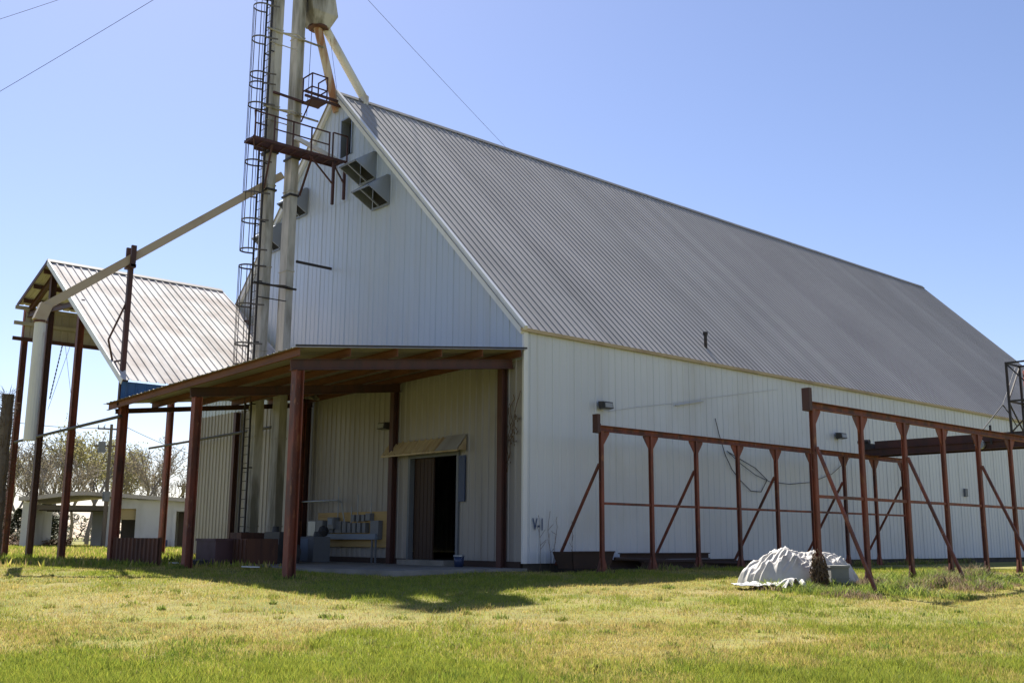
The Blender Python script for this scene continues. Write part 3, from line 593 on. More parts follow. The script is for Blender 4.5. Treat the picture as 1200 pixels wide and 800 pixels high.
# ------------------------------------------------------------------ things under the canopy
def onw(x, y, Y=-.5): return onp(x, y, 1, Y)
eb = thing('electrical_board', 'plywood board on the wall carrying grey switch boxes over a long wireway', 'electrical board', (-8, -.3, 0))
a, b = onw(369, 601, -.3), onw(448, 643, -.3)
MB().box((a[0], -.16, .55), (b[0], -.10, 1.72)).build('backboard', M['ply'], eb)
xs0, xs1 = a[0], b[0]; ln = xs1-xs0
for k, (f0, f1, z0, z1) in enumerate(((.22, .30, 1.02, 1.42), (.33, .42, 1.02, 1.42), (.44, .49, 1.02, 1.4), (.515, .56, 1.02, 1.35), (.585, .63, 1.02, 1.35), (.655, .70, 1.02, 1.35), (.73, .77, 1.02, 1.35), (.56, .61, 1.4, 1.62), (.64, .68, 1.4, 1.62), (.71, .75, 1.4, 1.62), (.77, .83, 1.42, 1.66), (.84, .95, .82, 1.42))):
    MB().box((xs0+ln*f0, -.34, z0), (xs0+ln*f1, -.165, z1)).build('switch_box', M['greybox'], eb)
MB().box((xs0+ln*.2, -.42, .80), (xs0+ln*.94, -.17, .98)).build('wireway', M['bluebox'], eb)
for f in (.88, .93): MB().bar((xs0+ln*f, -.36, .03), (xs0+ln*f, -.36, .80), .05, .05).build('leg', M['greybox'], eb)
m_ = MB()
for f, z in ((.32, 2.6), (.61, 2.3), (.52, 1.9), (.8, 2.0)): MB().tube((xs0+ln*f, -.2, 1.3), (xs0+ln*f, -.2, z), .02, None, 6).build('conduit', M['galv'], eb)
m_.path([(-11.4, -.5, 2.12), (xs0+ln*.42, -.5, 2.12), (xs0+ln*.46, -.45, 2.05), (xs0+ln*.46, -.3, 1.35)], .03, 8); m_.build('conduit', M['galv'], eb)
db = thing('disconnect_box', 'grey electrical cabinet mounted left of the plywood board', 'electrical box', (-10.7, -.3, .9))
MB().box((-10.95, -.5, .88), (-9.95, -.2, 1.45)).build('cabinet', M['greybox'], db); MB().box((-10.9, -.515, .92), (-10.4, -.502, 1.41)).build('cabinet_door', M['galv'], db)
MB().bar((-10.5, -.35, .03), (-10.5, -.35, .88), .08, .08).build('stand', M['machine'], db)
d2 = thing('starter_box', 'small grey starter box between cabinet and plywood board', 'electrical box', (-9.7, -.3, 1.2))
MB().box((-9.72, -.45, 1.15), (-9.32, -.2, 1.55)).build('case', M['greybox'], d2); MB().box((-9.66, -.462, 1.3), (-9.4, -.452, 1.5)).build('lid', M['bluebox'], d2)
cb2 = thing('control_cabinet', 'pale blue grey floor cabinet in front of the switch boxes', 'cabinet', (-9.4, -1.2, .03))
MB().box((-9.6, -1.55, .04), (-8.75, -.9, .88)).build('body', M['greybox'], cb2); MB().box((-9.58, -1.565, .08), (-9.1, -1.552, .82)).build('front_panel', M['bluebox'], cb2)
MB().tube((-9.0, -1.2, .88), (-9.0, -1.2, 1.05), .2, .16, 12).ball((-8.9, -1.1, 1.06), .2, 8).build('motor_top', M['machine'], cb2)
mc = thing('black_machine', 'black greasy gearbox machine crouching behind the front canopy post', 'machine', (-8.9, -2.9, .03))
MB().box((-9.8, -3.35, .0), (-8.0, -2.5, .62)).build('base', M['machine'], mc)
MB().box((-9.1, -3.2, .62), (-8.1, -2.55, 1.02)).tube((-8.9, -2.9, 1.02), (-8.9, -2.9, 1.2), .12, .1, 10).build('gear_case', M['machine'], mc); MB().tube((-9.5, -3.36, .36), (-9.5, -3.48, .36), .28, None, 18).build('flywheel', M['machine'], mc)
MB().tube((-8.0, -2.9, .4), (-7.55, -2.9, .4), .2, None, 14).build('motor', M['machine'], mc)
# maroon bin and what lies before it
bn = thing('maroon_bin', 'maroon steel bin standing under the canopy left of the elevator boot', 'bin', (-8.2, -4.7, 0))
m_ = MB().box((-9.7, -5.25, -.02), (-8.35, -5.2, .78)).box((-9.7, -3.95, -.02), (-8.35, -3.9, .78)).box((-9.7, -5.2, -.02), (-9.65, -3.95, .78)).box((-8.4, -5.2, -.02), (-8.35, -3.95, .78)).box((-9.65, -5.2, -.02), (-8.4, -3.95, .1)); m_.build('bin_body', M['maroon'], bn)
m_ = MB().box((-9.72, -5.28, .72), (-8.33, -5.25, .80)).box((-8.35, -5.28, .72), (-8.31, -3.88, .80)); m_.build('rim', M['maroon'], bn)
b2 = thing('rusty_bin', 'dark rusty steel bin butting against the maroon bin', 'bin', (-7, -4.4, 0))
m_ = MB().box((-8.28, -4.7, -.02), (-7.35, -4.65, .80)).box((-8.28, -3.7, -.02), (-7.35, -3.65, .80)).box((-8.28, -4.65, -.02), (-8.23, -3.7, .80)).box((-7.4, -4.65, -.02), (-7.35, -3.7, .80)); m_.build('bin_body', M['rust'], b2)
m_ = MB(); [m_.box((-8.15+.24*k, -4.74, .0), (-8.11+.24*k, -4.70, .78)) for k in range(4)]; m_.build('stiffener', M['rust'], b2)
bl = thing('concrete_block', 'dark block lying on the grass before the maroon bin', 'block', (-8.2, -5.9, -.1))
m_ = MB().box((-8.6, -6.15, -.12), (-7.75, -5.75, .16)); m_.build('block_body', M['machine'], bl); MB().box((-8.75, -6.1, -.12), (-8.61, -5.8, .13)).build('end_cap', M['concrete'], bl)
# low rusty panel between posts
pn = thing('sheet_fence', 'low wall of upright rusty sheets between two red posts', 'fence', (-9.9, -7.2, 0))
m_ = MB(); sheet(m_, ribs(-11.4, -8.0), lambda s_: -.15, lambda s_: .80, lambda s_, t, h: (s_, -7.22-h, t), h=.05); m_.build('sheet', M['rust'], pn).modifiers.new('t', 'SOLIDIFY').thickness = .008
MB().bar((-11.4, -7.17, .72), (-8.0, -7.17, .72), .05, .08).build('top_angle', M['rust'], pn); MB().bar((-8.05, -7.15, -.2), (-8.05, -7.15, .82), .08, .08).build('stake', M['rust'], pn)
# bucket
bk = thing('bucket', 'dark blue plastic bucket on the ground right of the doorway', 'bucket', (-1.9, -.75, .02))
bx, by = -1.95, -.75
MB().tube((bx, by, .03), (bx, by, .36), .13, .155, 18).build('pail', M['bucket'], bk, True); MB().tube((bx, by, .33), (bx, by, .37), .168, .168, 18).build('rim', M['galv'], bk)
MB().path([(bx+.16*math.cos(t), by-.05*abs(math.sin(t)), .34-.13*math.sin(t)) for t in np.linspace(0, math.pi, 9)], .006, 5).build('handle', M['galv'], bk)
# white scraps in the grass
for (x_, y_, nm, lab) in ((-8.9, -6.3, 'scrap_board', 'small white scrap board on the ground beside the maroon bin'), (-4.6, -6.0, 'scrap_board', 'narrow white board lying flat on the pad edge by the front post')):
    z_ = g1(x_, y_)+.06; o_ = MB().poly([(x_-.35, y_-.1, z_), (x_+.3, y_-.14, z_), (x_+.34, y_+.1, z_), (x_-.3, y_+.12, z_)], (0, 0, .03)).build(nm, M['trim_white']); tag(o_, lab, 'board')
# climbing vine at the corner post
m_ = MB(); pr = None; random.seed(3)
for s0, dirx in ((-.58, 1), (-.5, -1), (-.46, 1)):
    p_ = vec((s0, -.12, 2.6+random.random()*.6)); pts = [p_]
    for k in range(14): p_ = p_+vec((random.uniform(-.07, .1), 0, random.uniform(.04, .2))); p_[0] = min(max(p_[0], -.68), .0); pts.append(p_)
    m_.path(pts, .012, 5)
for k in range(40):
    x_, z_ = random.uniform(-.6, -.05), random.gauss(3.9, .4); m_.poly([(x_, -.10, z_), (x_+.05, -.12, z_+.02), (x_+.04, -.11, z_+.07), (x_-.01, -.10, z_+.05)], (0, .004, 0))
tag(m_.build('dead_vine', M['vine']), 'dead brown vine clinging to the front corner under the canopy', 'vine')
# dry stems at the base of the side wall
m_ = MB()
for y0_ in (.55, .95, 1.1, 1.9):
    p_ = vec((.09, y0_, 0.)); pts = [p_]
    for k in range(9): p_ = p_+vec((0, random.uniform(-.05, .06), random.uniform(.1, .24))); pts.append(p_)
    m_.path(pts, .008, 4)
    for k in range(4): q_ = pts[3+k]; m_.tube(q_, q_+vec((.02, random.uniform(-.22, .22), random.uniform(.08, .25))), .006, None, 4)
tag(m_.build('climbing_weed', M['vine']), 'thin dry weed stems climbing the side wall near the stencil', 'weed')

# rusty junk along the wall foot
tr = thing('feed_trough', 'rusty open trough at the foot of the side wall beside the first frame post', 'trough', (.9, 1.2, 0))
m_ = MB(); a_, b_ = .55, 1.35
for p4 in ([(a_+.1, .75, .03), (b_-.1, .75, .03), (b_, .62, .5), (a_, .62, .5)], [(a_+.1, 2.2, .03), (b_-.1, 2.2, .03), (b_, 2.3, .5), (a_, 2.3, .5)]): m_.poly(p4, (0, .03, 0))
m_.poly([(a_+.1, .75, .03), (a_, .62, .5), (a_, 2.3, .5), (a_+.1, 2.2, .03)], (.03, 0, 0)); m_.poly([(b_-.1, .75, .03), (b_, .62, .5), (b_, 2.3, .5), (b_-.1, 2.2, .03)], (-.03, 0, 0)); m_.build('trough_body', M['darkrust'], tr)
MB().bar((b_+.01, .6, .5), (b_+.01, 2.32, .5), .05, .04).build('rim', M['darkrust'], tr)
labs = ['longest rusty beam lying flat against the foot of the side wall', 'rusty channel lying on top of the beam pile by the side wall', 'rusty beam lying nearest the grass in front of the beam pile', 'thin rusty pipe leaning along the beam pile at the side wall']
for k, (y0_, y1_, x_, z_, sz) in enumerate(((2.5, 8.6, .75, .14, .24), (3.0, 7.0, .95, .37, .18), (3.6, 9.4, 1.25, .12, .2))):
    tag(MB().ibeam((x_, y0_, z_), (x_+.1, y1_, z_), sz, sz, .03).build('steel_beam', M['darkrust']), labs[k], 'beam', 'scrap beams along the side wall')
tag(MB().tube((1.1, 2.6, .30), (1.45, 8.2, .12), .05, None, 8).build('steel_pipe', M['darkrust']), labs[3], 'pipe')

# ------------------------------------------------------------------ tarp heap by the outer frame
hc = vec((8.02, 1.37)); ax_ = vec((.66, .75)); ay_ = vec((-.75, .66)); HL, HW, HH = 1.30, .80, .80
def heap():
    mb = MB(); nu, nv = 150, 84; vs = []
    for i in range(nu+1):
        for j in range(nv+1):
            u_ = -1+2*i/nu; v_ = -1+2*j/nv
            # square to disc
            a = u_*math.sqrt(max(0, 1-v_*v_/2)); b = v_*math.sqrt(max(0, 1-u_*u_/2)); rr = math.hypot(a, b)
            skew = .10*math.sin(3.1*a+.4)
            prof = max(0, 1-rr**2.6)**.62
            top = .88+.13*math.exp(-((a+.22)/.15)**2)-.16*math.exp(-((a+.8)/.3)**2)-.05*math.exp(-((a-.1)/.12)**2)+.03*math.exp(-((a-.45)/.25)**2)
            ang = math.atan2(b, a); sw = ang+.5*rr*mn.noise(Vector((a*1.5, b*1.5, 9)))
            f1 = 1-2.6*abs(mn.noise(Vector((math.cos(sw)*2.4, math.sin(sw)*2.4, 3.3+rr*.5)))); f2 = 1-2.4*abs(mn.noise(Vector((math.cos(sw)*5.2, math.sin(sw)*5.2, 8.1+rr*.9))))
            s1 = 1-2.3*abs(mn.noise(Vector((a*3.1+b*1.2, (b-a*.5)*2.2, 5.5)))); s2 = 1-2.3*abs(mn.noise(Vector(((a+b)*3.5, (b-a)*7.0, 1.5))))
            fold = min(1, rr*1.4)*(.12*f1+.07*f2)+.10*s1*(1-.5*rr)+.055*s2
            h = HH*prof*top+(fold-.08)*min(1, prof*1.6+.05)
            sc_ = 1+.07*mn.noise(Vector((ang*2.2, 1.7, 0)))+rr*(.07*f1+.04*f2)
            p = hc+ax_*(a*HL*sc_)+ay_*(b*HW*sc_)
            z = g1(p[0], p[1])+max(.015, h)+.01
            vs.append((p[0], p[1], z))
    fs = [(i*(nv+1)+j, (i+1)*(nv+1)+j, (i+1)*(nv+1)+j+1, i*(nv+1)+j+1) for i in range(nu) for j in range(nv)]
    mb.add(vs, fs); return mb
tp = heap().build('tarp_heap', M['tarp'], None, True); tag(tp, 'crumpled dirty white tarp thrown over a heap at the outer frame', 'tarp')
def at_heap(a, b, z): p = hc+ax_*a+ay_*b; return vec((p[0], p[1], g1(p[0], p[1])+z))
tt_ = thing('tote', 'grey plastic tote poking out of the right end of the tarp heap', 'tote', tuple(at_heap(.85, -.85, 0)))
def obox(m_, a0, a1, b0, b1, z0, z1):
    q = [hc+ax_*a+ay_*b for a, b in ((a0, b0), (a1, b0), (a1, b1), (a0, b1))]; z = g1(*q[0]); m_.poly([(p[0], p[1], z+z0) for p in q], (0, 0, z1-z0)); return m_
obox(MB(), .50, .90, -1.0, -.4, 0, .46).build('tub', M['totegrey'], tt_); obox(MB(), .48, .92, -1.02, -.38, .46, .51).build('lid', M['totegrey'], tt_); obox(MB(), .49, .91, -1.015, -.95, .22, .25).build('band', M['totegrey'], tt_)
# flat scrap sheet in front
def crumple(name, c0, c1, b0, b1, amp, seed, m, base=.05):
    m_ = MB(); n_ = 26; vs = []
    for i in range(n_+1):
        for j in range(n_+1):
            a = c0+(c1-c0)*i/n_; b = b0+(b1-b0)*j/n_; p = hc+ax_*a+ay_*b
            p = p+.08*vec((mn.noise(Vector((a*3, b*3, seed))), mn.noise(Vector((a*3, b*3, seed+5)))))
            vs.append((p[0], p[1], g1(p[0], p[1])+base+amp*abs(mn.noise(Vector((a*4.5, b*4.5, seed+2))))))
    m_.add(vs, [(i*(n_+1)+j, (i+1)*(n_+1)+j, (i+1)*(n_+1)+j+1, i*(n_+1)+j+1) for i in range(n_) for j in range(n_)])
    o = m_.build(name, m, None, True); o.modifiers.new('t', 'SOLIDIFY').thickness = .012; return o
tag(crumple('scrap_sheet', -1.75, -.60, -1.75, -1.05, .10, 4, M['paletarp'], .10), 'flat grey scrap sheet lying in front of the tarp heap', 'sheet')
tag(crumple('plastic_rag', -.85, -.25, -1.95, -1.5, .42, 9, M['tarp'], .05), 'small crumpled white plastic rag at the end of the scrap sheet', 'rag')
# dead vine round the first outer post
m_ = MB(); random.seed(11)
for k in range(110):
    an = random.uniform(0, 6.28); p_ = vec((9+.16*math.cos(an), .78+.16*math.sin(an), g1(9, .78)-.02+random.uniform(0, .3))); pts = [p_]
    for q in range(6):
        an += random.uniform(-.6, .6); rr = random.uniform(.08, .25-.018*q); p_ = vec((9+rr*math.cos(an), .78+rr*math.sin(an), p_[2]+random.uniform(-.02, .17))); pts.append(p_)
    m_.path(pts, random.uniform(.006, .014), 4)
tag(m_.build('dry_vine_bundle', M['vine']), 'bundle of dry brown vine wrapped round the foot of the first outer post', 'vine')

# ------------------------------------------------------------------ grass
def blades(name, x, y, h, wd, c, lean, m, two=True):
    n = len(x); z = gz(x, y)-.01; an = rng.uniform(0, 2*np.pi, n); la = rng.uniform(0, 2*np.pi, n); ll = h*lean*rng.uniform(.2, 1, n)
    dx, dy = np.cos(an)*wd/2, np.sin(an)*wd/2; lx, ly = np.cos(la)*ll, np.sin(la)*ll
    if two:
        P = np.stack([np.stack([x-dx, y-dy, z], 1), np.stack([x+dx, y+dy, z], 1), np.stack([x+dx*.8+lx*.35, y+dy*.8+ly*.35, z+h*.6], 1), np.stack([x-dx*.8+lx*.35, y-dy*.8+ly*.35, z+h*.6], 1), np.stack([x+lx, y+ly, z+h], 1)], 1)
        b = np.arange(n)*5; loops = np.stack([b, b+1, b+2, b+3, b+3, b+2, b+4], 1).ravel(); st = (np.arange(n)[:, None]*7+np.array([0, 4])).ravel(); tot = np.tile([4, 3], n); k = 5
    else:
        P = np.stack([np.stack([x-dx, y-dy, z], 1), np.stack([x+dx, y+dy, z], 1), np.stack([x+lx, y+ly, z+h], 1)], 1)
        loops = np.arange(3*n); st = np.arange(n)*3; tot = np.full(n, 3); k = 3
    me = bpy.data.meshes.new(name); me.vertices.add(n*k); me.vertices.foreach_set('co', P.reshape(-1).astype(np.float32))
    me.loops.add(len(loops)); me.loops.foreach_set('vertex_index', loops.astype(np.int32)); me.polygons.add(len(st)); me.polygons.foreach_set('loop_start', st.astype(np.int32))
    try: me.polygons.foreach_set('loop_total', tot.astype(np.int32))
    except Exception: pass
    at = me.color_attributes.new('tint', 'FLOAT_COLOR', 'POINT'); cc = np.ones((n, k, 4), np.float32); cc[:, :, :3] = c[:, None, :]; at.data.foreach_set('color', cc.reshape(-1))
    me.update(calc_edges=True); me.validate(); me.materials.append(m); o = bpy.data.objects.new(name, me); col.objects.link(o); return o
gm = bpy.data.materials.new('grass_blade'); gm.use_nodes = True; t = gm.node_tree; b_ = t.nodes['Principled BSDF']; at_ = t.nodes.new('ShaderNodeVertexColor'); at_.layer_name = 'tint'
t.links.new(at_.outputs[0], b_.inputs['Base Color']); b_.inputs['Roughness'].default_value = .6; b_.inputs['Specular IOR Level'].default_value = .25
tl = t.nodes.new('ShaderNodeBsdfTranslucent'); t.links.new(at_.outputs[0], tl.inputs[0]); ms = t.nodes.new('ShaderNodeMixShader'); ms.inputs[0].default_value = .45
t.links.new(b_.outputs[0], ms.inputs[1]); t.links.new(tl.outputs[0], ms.inputs[2]); t.links.new(ms.outputs[0], t.nodes['Material Output'].inputs[0])
RH = np.array([FH[1], -FH[0]])
def scatter(n, q0, q1, pw=1.):
    u = rng.random(n); q = (q0**(2-pw)+u*(q1**(2-pw)-q0**(2-pw)))**(1/(2-pw)); s = rng.uniform(-1, 1, n)*(q*.53+1.5)
    return CAM[0]+FH[0]*q+RH[0]*s, CAM[1]+FH[1]*q+RH[1]*s, q, s
def keep(x, y):
    k = ~((x > -22) & (x < .12) & (y > -.25)); k &= ~((x > 0) & (x < .45) & (y > -.2)); k &= ~((x > -9.9) & (x < .2) & (y > -4.6-.2*np.clip((x+10)/7, 0, 1)) & (y < 0))
    return k
GREEN, LIME, STRAW, DRY, DEEP = map(np.array, ((.155, .195, .026), (.225, .235, .036), (.34, .275, .085), (.30, .22, .10), (.075, .115, .018)))
def gcol(x, y, q, s):
    n = len(x); dry = fbm(x*.30, y*.30, 21); d2 = fbm(x*.9, y*.9, 33); lush = fbm(x*.25+9, y*.25, 55)
    # worn dry patch left of centre, greener strip in the near foreground
    patch = np.exp(-(((q-16.6)/1.9)**2+((s+2.6)/4.2)**2)); near = np.clip((13.8-q)/2.4, 0, 1)*np.clip(fbm(x*.5+3, y*.5, 91)*2.4-.6, 0, 1)
    v = np.clip((dry-.42)*3.2+(d2-.5)*1.6+patch*.8-near*.7+.05, 0, 1)
    r1 = rng.random(n); c = np.where((r1 < .5)[:, None], GREEN, LIME)
    c = np.where((rng.random(n) < v*.85)[:, None], STRAW, c); c = np.where((rng.random(n) < v*.35*(.5+patch))[:, None], DRY, c)
    t5 = vnoise(x*4.2, y*4.2, 19); c = c*(.90+.20*t5)[:, None]; c = np.where((rng.random(n) < np.clip((lush-.55)*3+(t5-.75)*1.2, 0, .4))[:, None], DEEP, c)
    return c*1.36*rng.uniform(.72, 1.25, (n, 1)), v, near, patch
def field(n, q0, q1, wd, pw, two):
    x, y, q, s = scatter(n, q0, q1, pw); c, v, near, patch = gcol(x, y, q, s); d3 = .5*fbm(x*1.7, y*1.7, 77)+.5*vnoise(x*5.5, y*5.5, 13)
    bare = np.clip((fbm(x*.75+4, y*.75, 44)-.54)*5, 0, .75); k = keep(x, y) & (rng.random(n) > np.maximum(patch*.55, bare*np.clip(v+.25, 0, 1)))
    h = (.03+.045*rng.random(n)+.16*np.clip(d3-.52, 0, 1)*2)*(1-.35*v)+near*.075*rng.random(n)+.03*(rng.random(n) > .93)
    return blades('grass', x[k], y[k], h[k], (wd*(.6+.8*rng.random(n))*(q/q0)**.6)[k], c[k], .75, gm, two)
tag(field(340000, 9.6, 17, .0058, 1.0, True), 'near field of short mixed green and straw grass blades', 'grass', kind='stuff')
tag(field(340000, 17, 34, .011, .8, False), 'far field of short sunlit grass up to the building', 'grass', kind='stuff')
# taller rough grass at posts, wall and left field
x, y, q, s = scatter(90000, 30, 95, .6); k = keep(x, y) & (s < -2); c, *_ = gcol(x, y, q, s); 
tag(blades('grass', x[k], y[k], (.10+.16*rng.random(len(x)))[k]*1.0, (.05+.05*rng.random(len(x)))[k], (c*1.0)[k], .6, gm, False), 'distant rough grass of the left field behind the shed', 'grass', kind='stuff')
def clump(cx, cy, r_, n, h, cols, wd=.018):
    a = rng.uniform(0, 6.28, n); rr = r_*np.sqrt(rng.random(n)); cc = np.array(cols)[rng.integers(0, len(cols), n)]*rng.uniform(.7, 1.25, (n, 1))
    return cx+rr*np.cos(a), cy+rr*np.sin(a), h*(.45+.75*rng.random(n))*(1-.4*(rr/r_)), np.full(n, wd)*(.6+.8*rng.random(n)), cc
WEED = [(.25, .31, .055), (.20, .26, .05), (.30, .32, .07), (.12, .17, .035)]; DRYW = [(.24, .18, .11), (.19, .13, .08), (.28, .22, .13)]
def clumps(specs):
    q = [clump(*s_) for s_ in specs]; return [np.concatenate([p[i] for p in q]) for i in range(5)]
sp_ = []
for k in range(120):           # lush weeds round the outer frame, straight from the tarp to the right border
    t_ = rng.random(); cx_, cy_ = 9.3+rng.normal(0, .8)+.9*t_, -.7+9.5*t_; sp_.append((cx_, cy_, .32+.25*rng.random(), 260, (.12+.18*rng.random())*(1.5 if rng.random() < .15 else 1), WEED if rng.random() < .72 else DRYW))
for k in range(16): sp_.append((hc[0]+.66*(-.6+.15*k)-.75*-1.15+rng.normal(0, .1), hc[1]+.75*(-.6+.15*k)+.66*-1.15+rng.normal(0, .1),   .2, 150, .10+.07*rng.random(), WEED))
x, y, h, wd, c = clumps(sp_); tag(blades('weeds', x, y, h, wd, c, 1.1, gm, True), 'tall lime green and dry weeds round the outer frame posts', 'weeds', kind='stuff')
sp_ = []
for k in range(70): sp_.append((1.0+rng.uniform(0, 1.6), rng.uniform(.5, 24), .22, 60, .14+.16*rng.random(), DRYW+WEED))
for k in range(80): sp_.append((rng.uniform(-30, -8), rng.uniform(-9, -6.6), .3, 90, .10+.14*rng.random(), WEED))
for xx, yy in ((-.4, -7.2), (-6.05, -7.2), (-11.5, -7.2), (-16.2, -7.2), (-19.8, -7.2), (-23.2, -7.2), (-9.7, -7.4), (-8.4, -7.5)):
    for k in range(3): sp_.append((xx+rng.normal(0, .25), yy-.2+rng.normal(0, .15), .22, 70, .16+.12*rng.random(), WEED))
FIELDW = [(.22, .26, .05), (.27, .29, .06), (.30, .26, .09)]
for k in range(300):
    q_ = rng.uniform(10.2, 30); s_ = rng.uniform(-1, 1)*(q_*.5); x_, y_ = CAM[0]+FH[0]*q_+RH[0]*s_, CAM[1]+FH[1]*q_+RH[1]*s_
    if not (-22 < x_ < .3 and y_ > -5): sp_.append((x_, y_, .06+.22*rng.random(), int(20+70*rng.random()), .05+.09*rng.random(), (WEED, FIELDW, FIELDW)[k % 3]))
x, y, h, wd, c = clumps(sp_); k = keep(x, y); tag(blades('weeds', x[k], y[k], h[k], wd[k], c[k], .8, gm, True), 'rough weeds along the wall foot, the post feet and in tufts across the field', 'weeds', kind='stuff')

# ------------------------------------------------------------------ left background: white building, pole, trees
b0 = far(24, 640, 84); o0 = vec((b0[0], b0[1], 0)); da = R(-8)
va = math.atan2(ray(120, 629)[1], ray(120, 629)[0]); rx_ = vec((math.sin(va+da), -math.cos(va+da), 0)); ry_ = vec((math.cos(va+da), math.sin(va+da), 0))
def L3(a, b, z): return tuple(o0+rx_*a+ry_*b+vec((0, 0, z)))
fb = thing('farm_shed', 'low white block farm building with open bay and flat tin roof beyond the posts', 'building', tuple(o0))
def lbox(m_, a0, a1, b0_, b1, z0, z1): m_.poly([L3(a0, b0_, z0), L3(a1, b0_, z0), L3(a1, b1, z0), L3(a0, b1, z0)], (0, 0, z1-z0)); return m_
BW = 14.6
zr = lambda a: 3.55+.55*math.exp(-((a-4.2)/3.2)**2) if a < 4.2 else 4.1-.055*(a-4.2)
m_ = MB(); ar = np.linspace(-.3, BW+2.5, 24)
for a0, a1 in zip(ar[:-1], ar[1:]): m_.add([L3(a0, -.6, zr(a0)), L3(a1, -.6, zr(a1)), L3(a1, 10, zr(a1)+.1), L3(a0, 10, zr(a0)+.1), L3(a0, -.6, zr(a0)-.28), L3(a1, -.6, zr(a1)-.28), L3(a1, 10, zr(a1)-.2), L3(a0, 10, zr(a0)-.2)], [(0,1,2,3),(7,6,5,4),(0,4,5,1),(2,6,7,3),(1,5,6,2),(3,7,4,0)])
m_.build('roof', M['far_roof'], fb)
m_ = MB(); lbox(m_, -.1, .45, 0, .5, -.3, 3.3); m_.build('pillar', M['far_white'], fb); m_ = MB(); lbox(m_, 5.75, 6.35, -.1, .5, -.3, 3.5); m_.build('pillar', M['far_white'], fb)
m_ = MB(); lbox(m_, 4.0, 5.7, 4.6, 4.9, -.3, 3.2); lbox(m_, -.1, .2, .5, 9.6, -.3, 3.2); m_.build('bay_wall', M['far_white'], fb)
m_ = MB(); lbox(m_, 7.7, 10.4, 0, .25, -.3, 3.55); lbox(m_, 10.4, 12.9, 0, .25, 2.75, 3.45); lbox(m_, 12.9, 17, 0, .25, -.3, 3.4); lbox(m_, 6.35, 7.7, 0, .25, 2.9, 3.6); lbox(m_, 6.35, 17, 9.4, 9.7, -.3, 3.4); m_.build('wall', M['far_white'], fb)
m_ = MB(); lbox(m_, 6.35, 7.7, .3, .5, 2.1, 2.9); m_.build('sign_board', M['beige'], fb)
m_ = MB(); lbox(m_, 10.3, 10.55, -.08, .28, -.3, 2.8); lbox(m_, 12.75, 13.0, -.08, .28, -.3, 2.8); m_.build('door_frame', M['far_white'], fb)
m_ = MB(); lbox(m_, 10.55, 12.75, 2.4, 2.6, -.3, 2.75); lbox(m_, 6.35, 7.7, 3, 3.2, -.3, 2.9); m_.build('inner_wall', M['interior'], fb)
m_ = MB(); lbox(m_, 8.9, 10.1, -1.0, -.5, -.2, .65); nv_ = m_.build('blue_drum_cabinet', M['navy']); tag(nv_, 'small dark blue cabinet against the white farm building', 'cabinet')
for k in range(3):
    m_ = MB(); lbox(m_, .4, 5.75, .3+2.9*k, .5+2.9*k, 2.75, 3.1); m_.build('bay_beam', M['interior'], fb)

def utility_pole(px, py_b, top, dist, label, arms):
    B = far(px, py_b, dist); T = far(*top, dist); t = thing('utility_pole', label, 'utility pole', (B[0], B[1], -.2))
    z1 = T[2]; x, y = B[0], B[1]; xt, yt = T[0], T[1]; k = dist/85
    MB().tube((x, y, -.3), (xt, yt, z1), .17*k, .11*k, 10).build('shaft', M['pole_wood'], t)
    r3 = vec((-ray(px, 600)[1], ray(px, 600)[0], 0)); r3 /= np.linalg.norm(r3)
    for dz, ln_ in arms:
        c_ = vec((xt, yt, z1-dz)); m_ = MB().bar(c_-r3*ln_, c_+r3*ln_, .10*k, .12*k); m_.build('crossarm', M['pole_wood'], t)
        i_ = MB()
        for f in (-.95, -.5, .5, .95): i_.tube(c_+r3*ln_*f+vec((0, 0, .05)), c_+r3*ln_*f+vec((0, 0, .28*k)), .05*k, .03*k, 6)
        i_.build('insulator', M['galv'], t)
    return t, vec((xt, yt, z1)), r3
up1, ptop, r3 = utility_pole(120, 645, (131, 497), 82, 'weathered utility pole with transformer in front of the white farm building', ((.35, .95), (1.6, 1.1)))
c_ = ptop-vec((0, 0, 1.75)); MB().tube(c_-r3*-.55+vec((0, 0, -.35)), c_-r3*-.55+vec((0, 0, .45)), .26, None, 12).build('transformer', M['greybox'], up1)
MB().path([ptop+r3*-.8+vec((0, 0, -.1)), ptop+r3*-.5+vec((0, 0, -.5)), ptop+r3*-.85+vec((0, 0, -1.4))], .04, 5).build('jumper_wire', M['wire'], up1)
MB().box(ptop+vec((-.2, -.2, -5.6)), ptop+vec((.2, .2, -4.9))).build('meter_box', M['greybox'], up1)
up2, pt2, r32 = utility_pole(213, 625, (215, 566), 190, 'small far utility pole right of the trees above the farm building', ((.5, 1.0),))
# lines
def cable(name, A, B_, sag, r_, label, n=24):
    A, B_ = vec(A), vec(B_); pts = [A+(B_-A)*k/n-vec((0, 0, sag*4*(k/n)*(1-k/n))) for k in range(n+1)]
    return tag(MB().path(pts, r_, 4).build(name, M['wire']), label, 'power line')
cable('power_line', ptop+r3*-.5+vec((0, 0, .1)), far(300, 548, 100), .6, .022, 'upper power line running right from the transformer pole')
cable('power_line', ptop+r3*-.5+vec((0, 0, -1.5)), far(300, 563, 100), .6, .022, 'lower power line running right from the transformer pole')
cable('power_line', ptop+r3*.8+vec((0, 0, -.3)), far(-60, 478, 88), .4, .022, 'power line running left from the transformer pole behind the shed posts')
cable('power_line', far(-70, 148, 60), far(330, -92, 45), .1, .017, 'overhead wire crossing the top left corner of the sky')
cable('power_line', far(-120, 60, 60), far(190, -42, 45), .1, .014, 'short overhead wire at the very top left of the sky')
cable('power_line', far(330, -110, 40), far(640, 222, 82), .12, .014, 'single overhead wire running down behind the warehouse ridge')

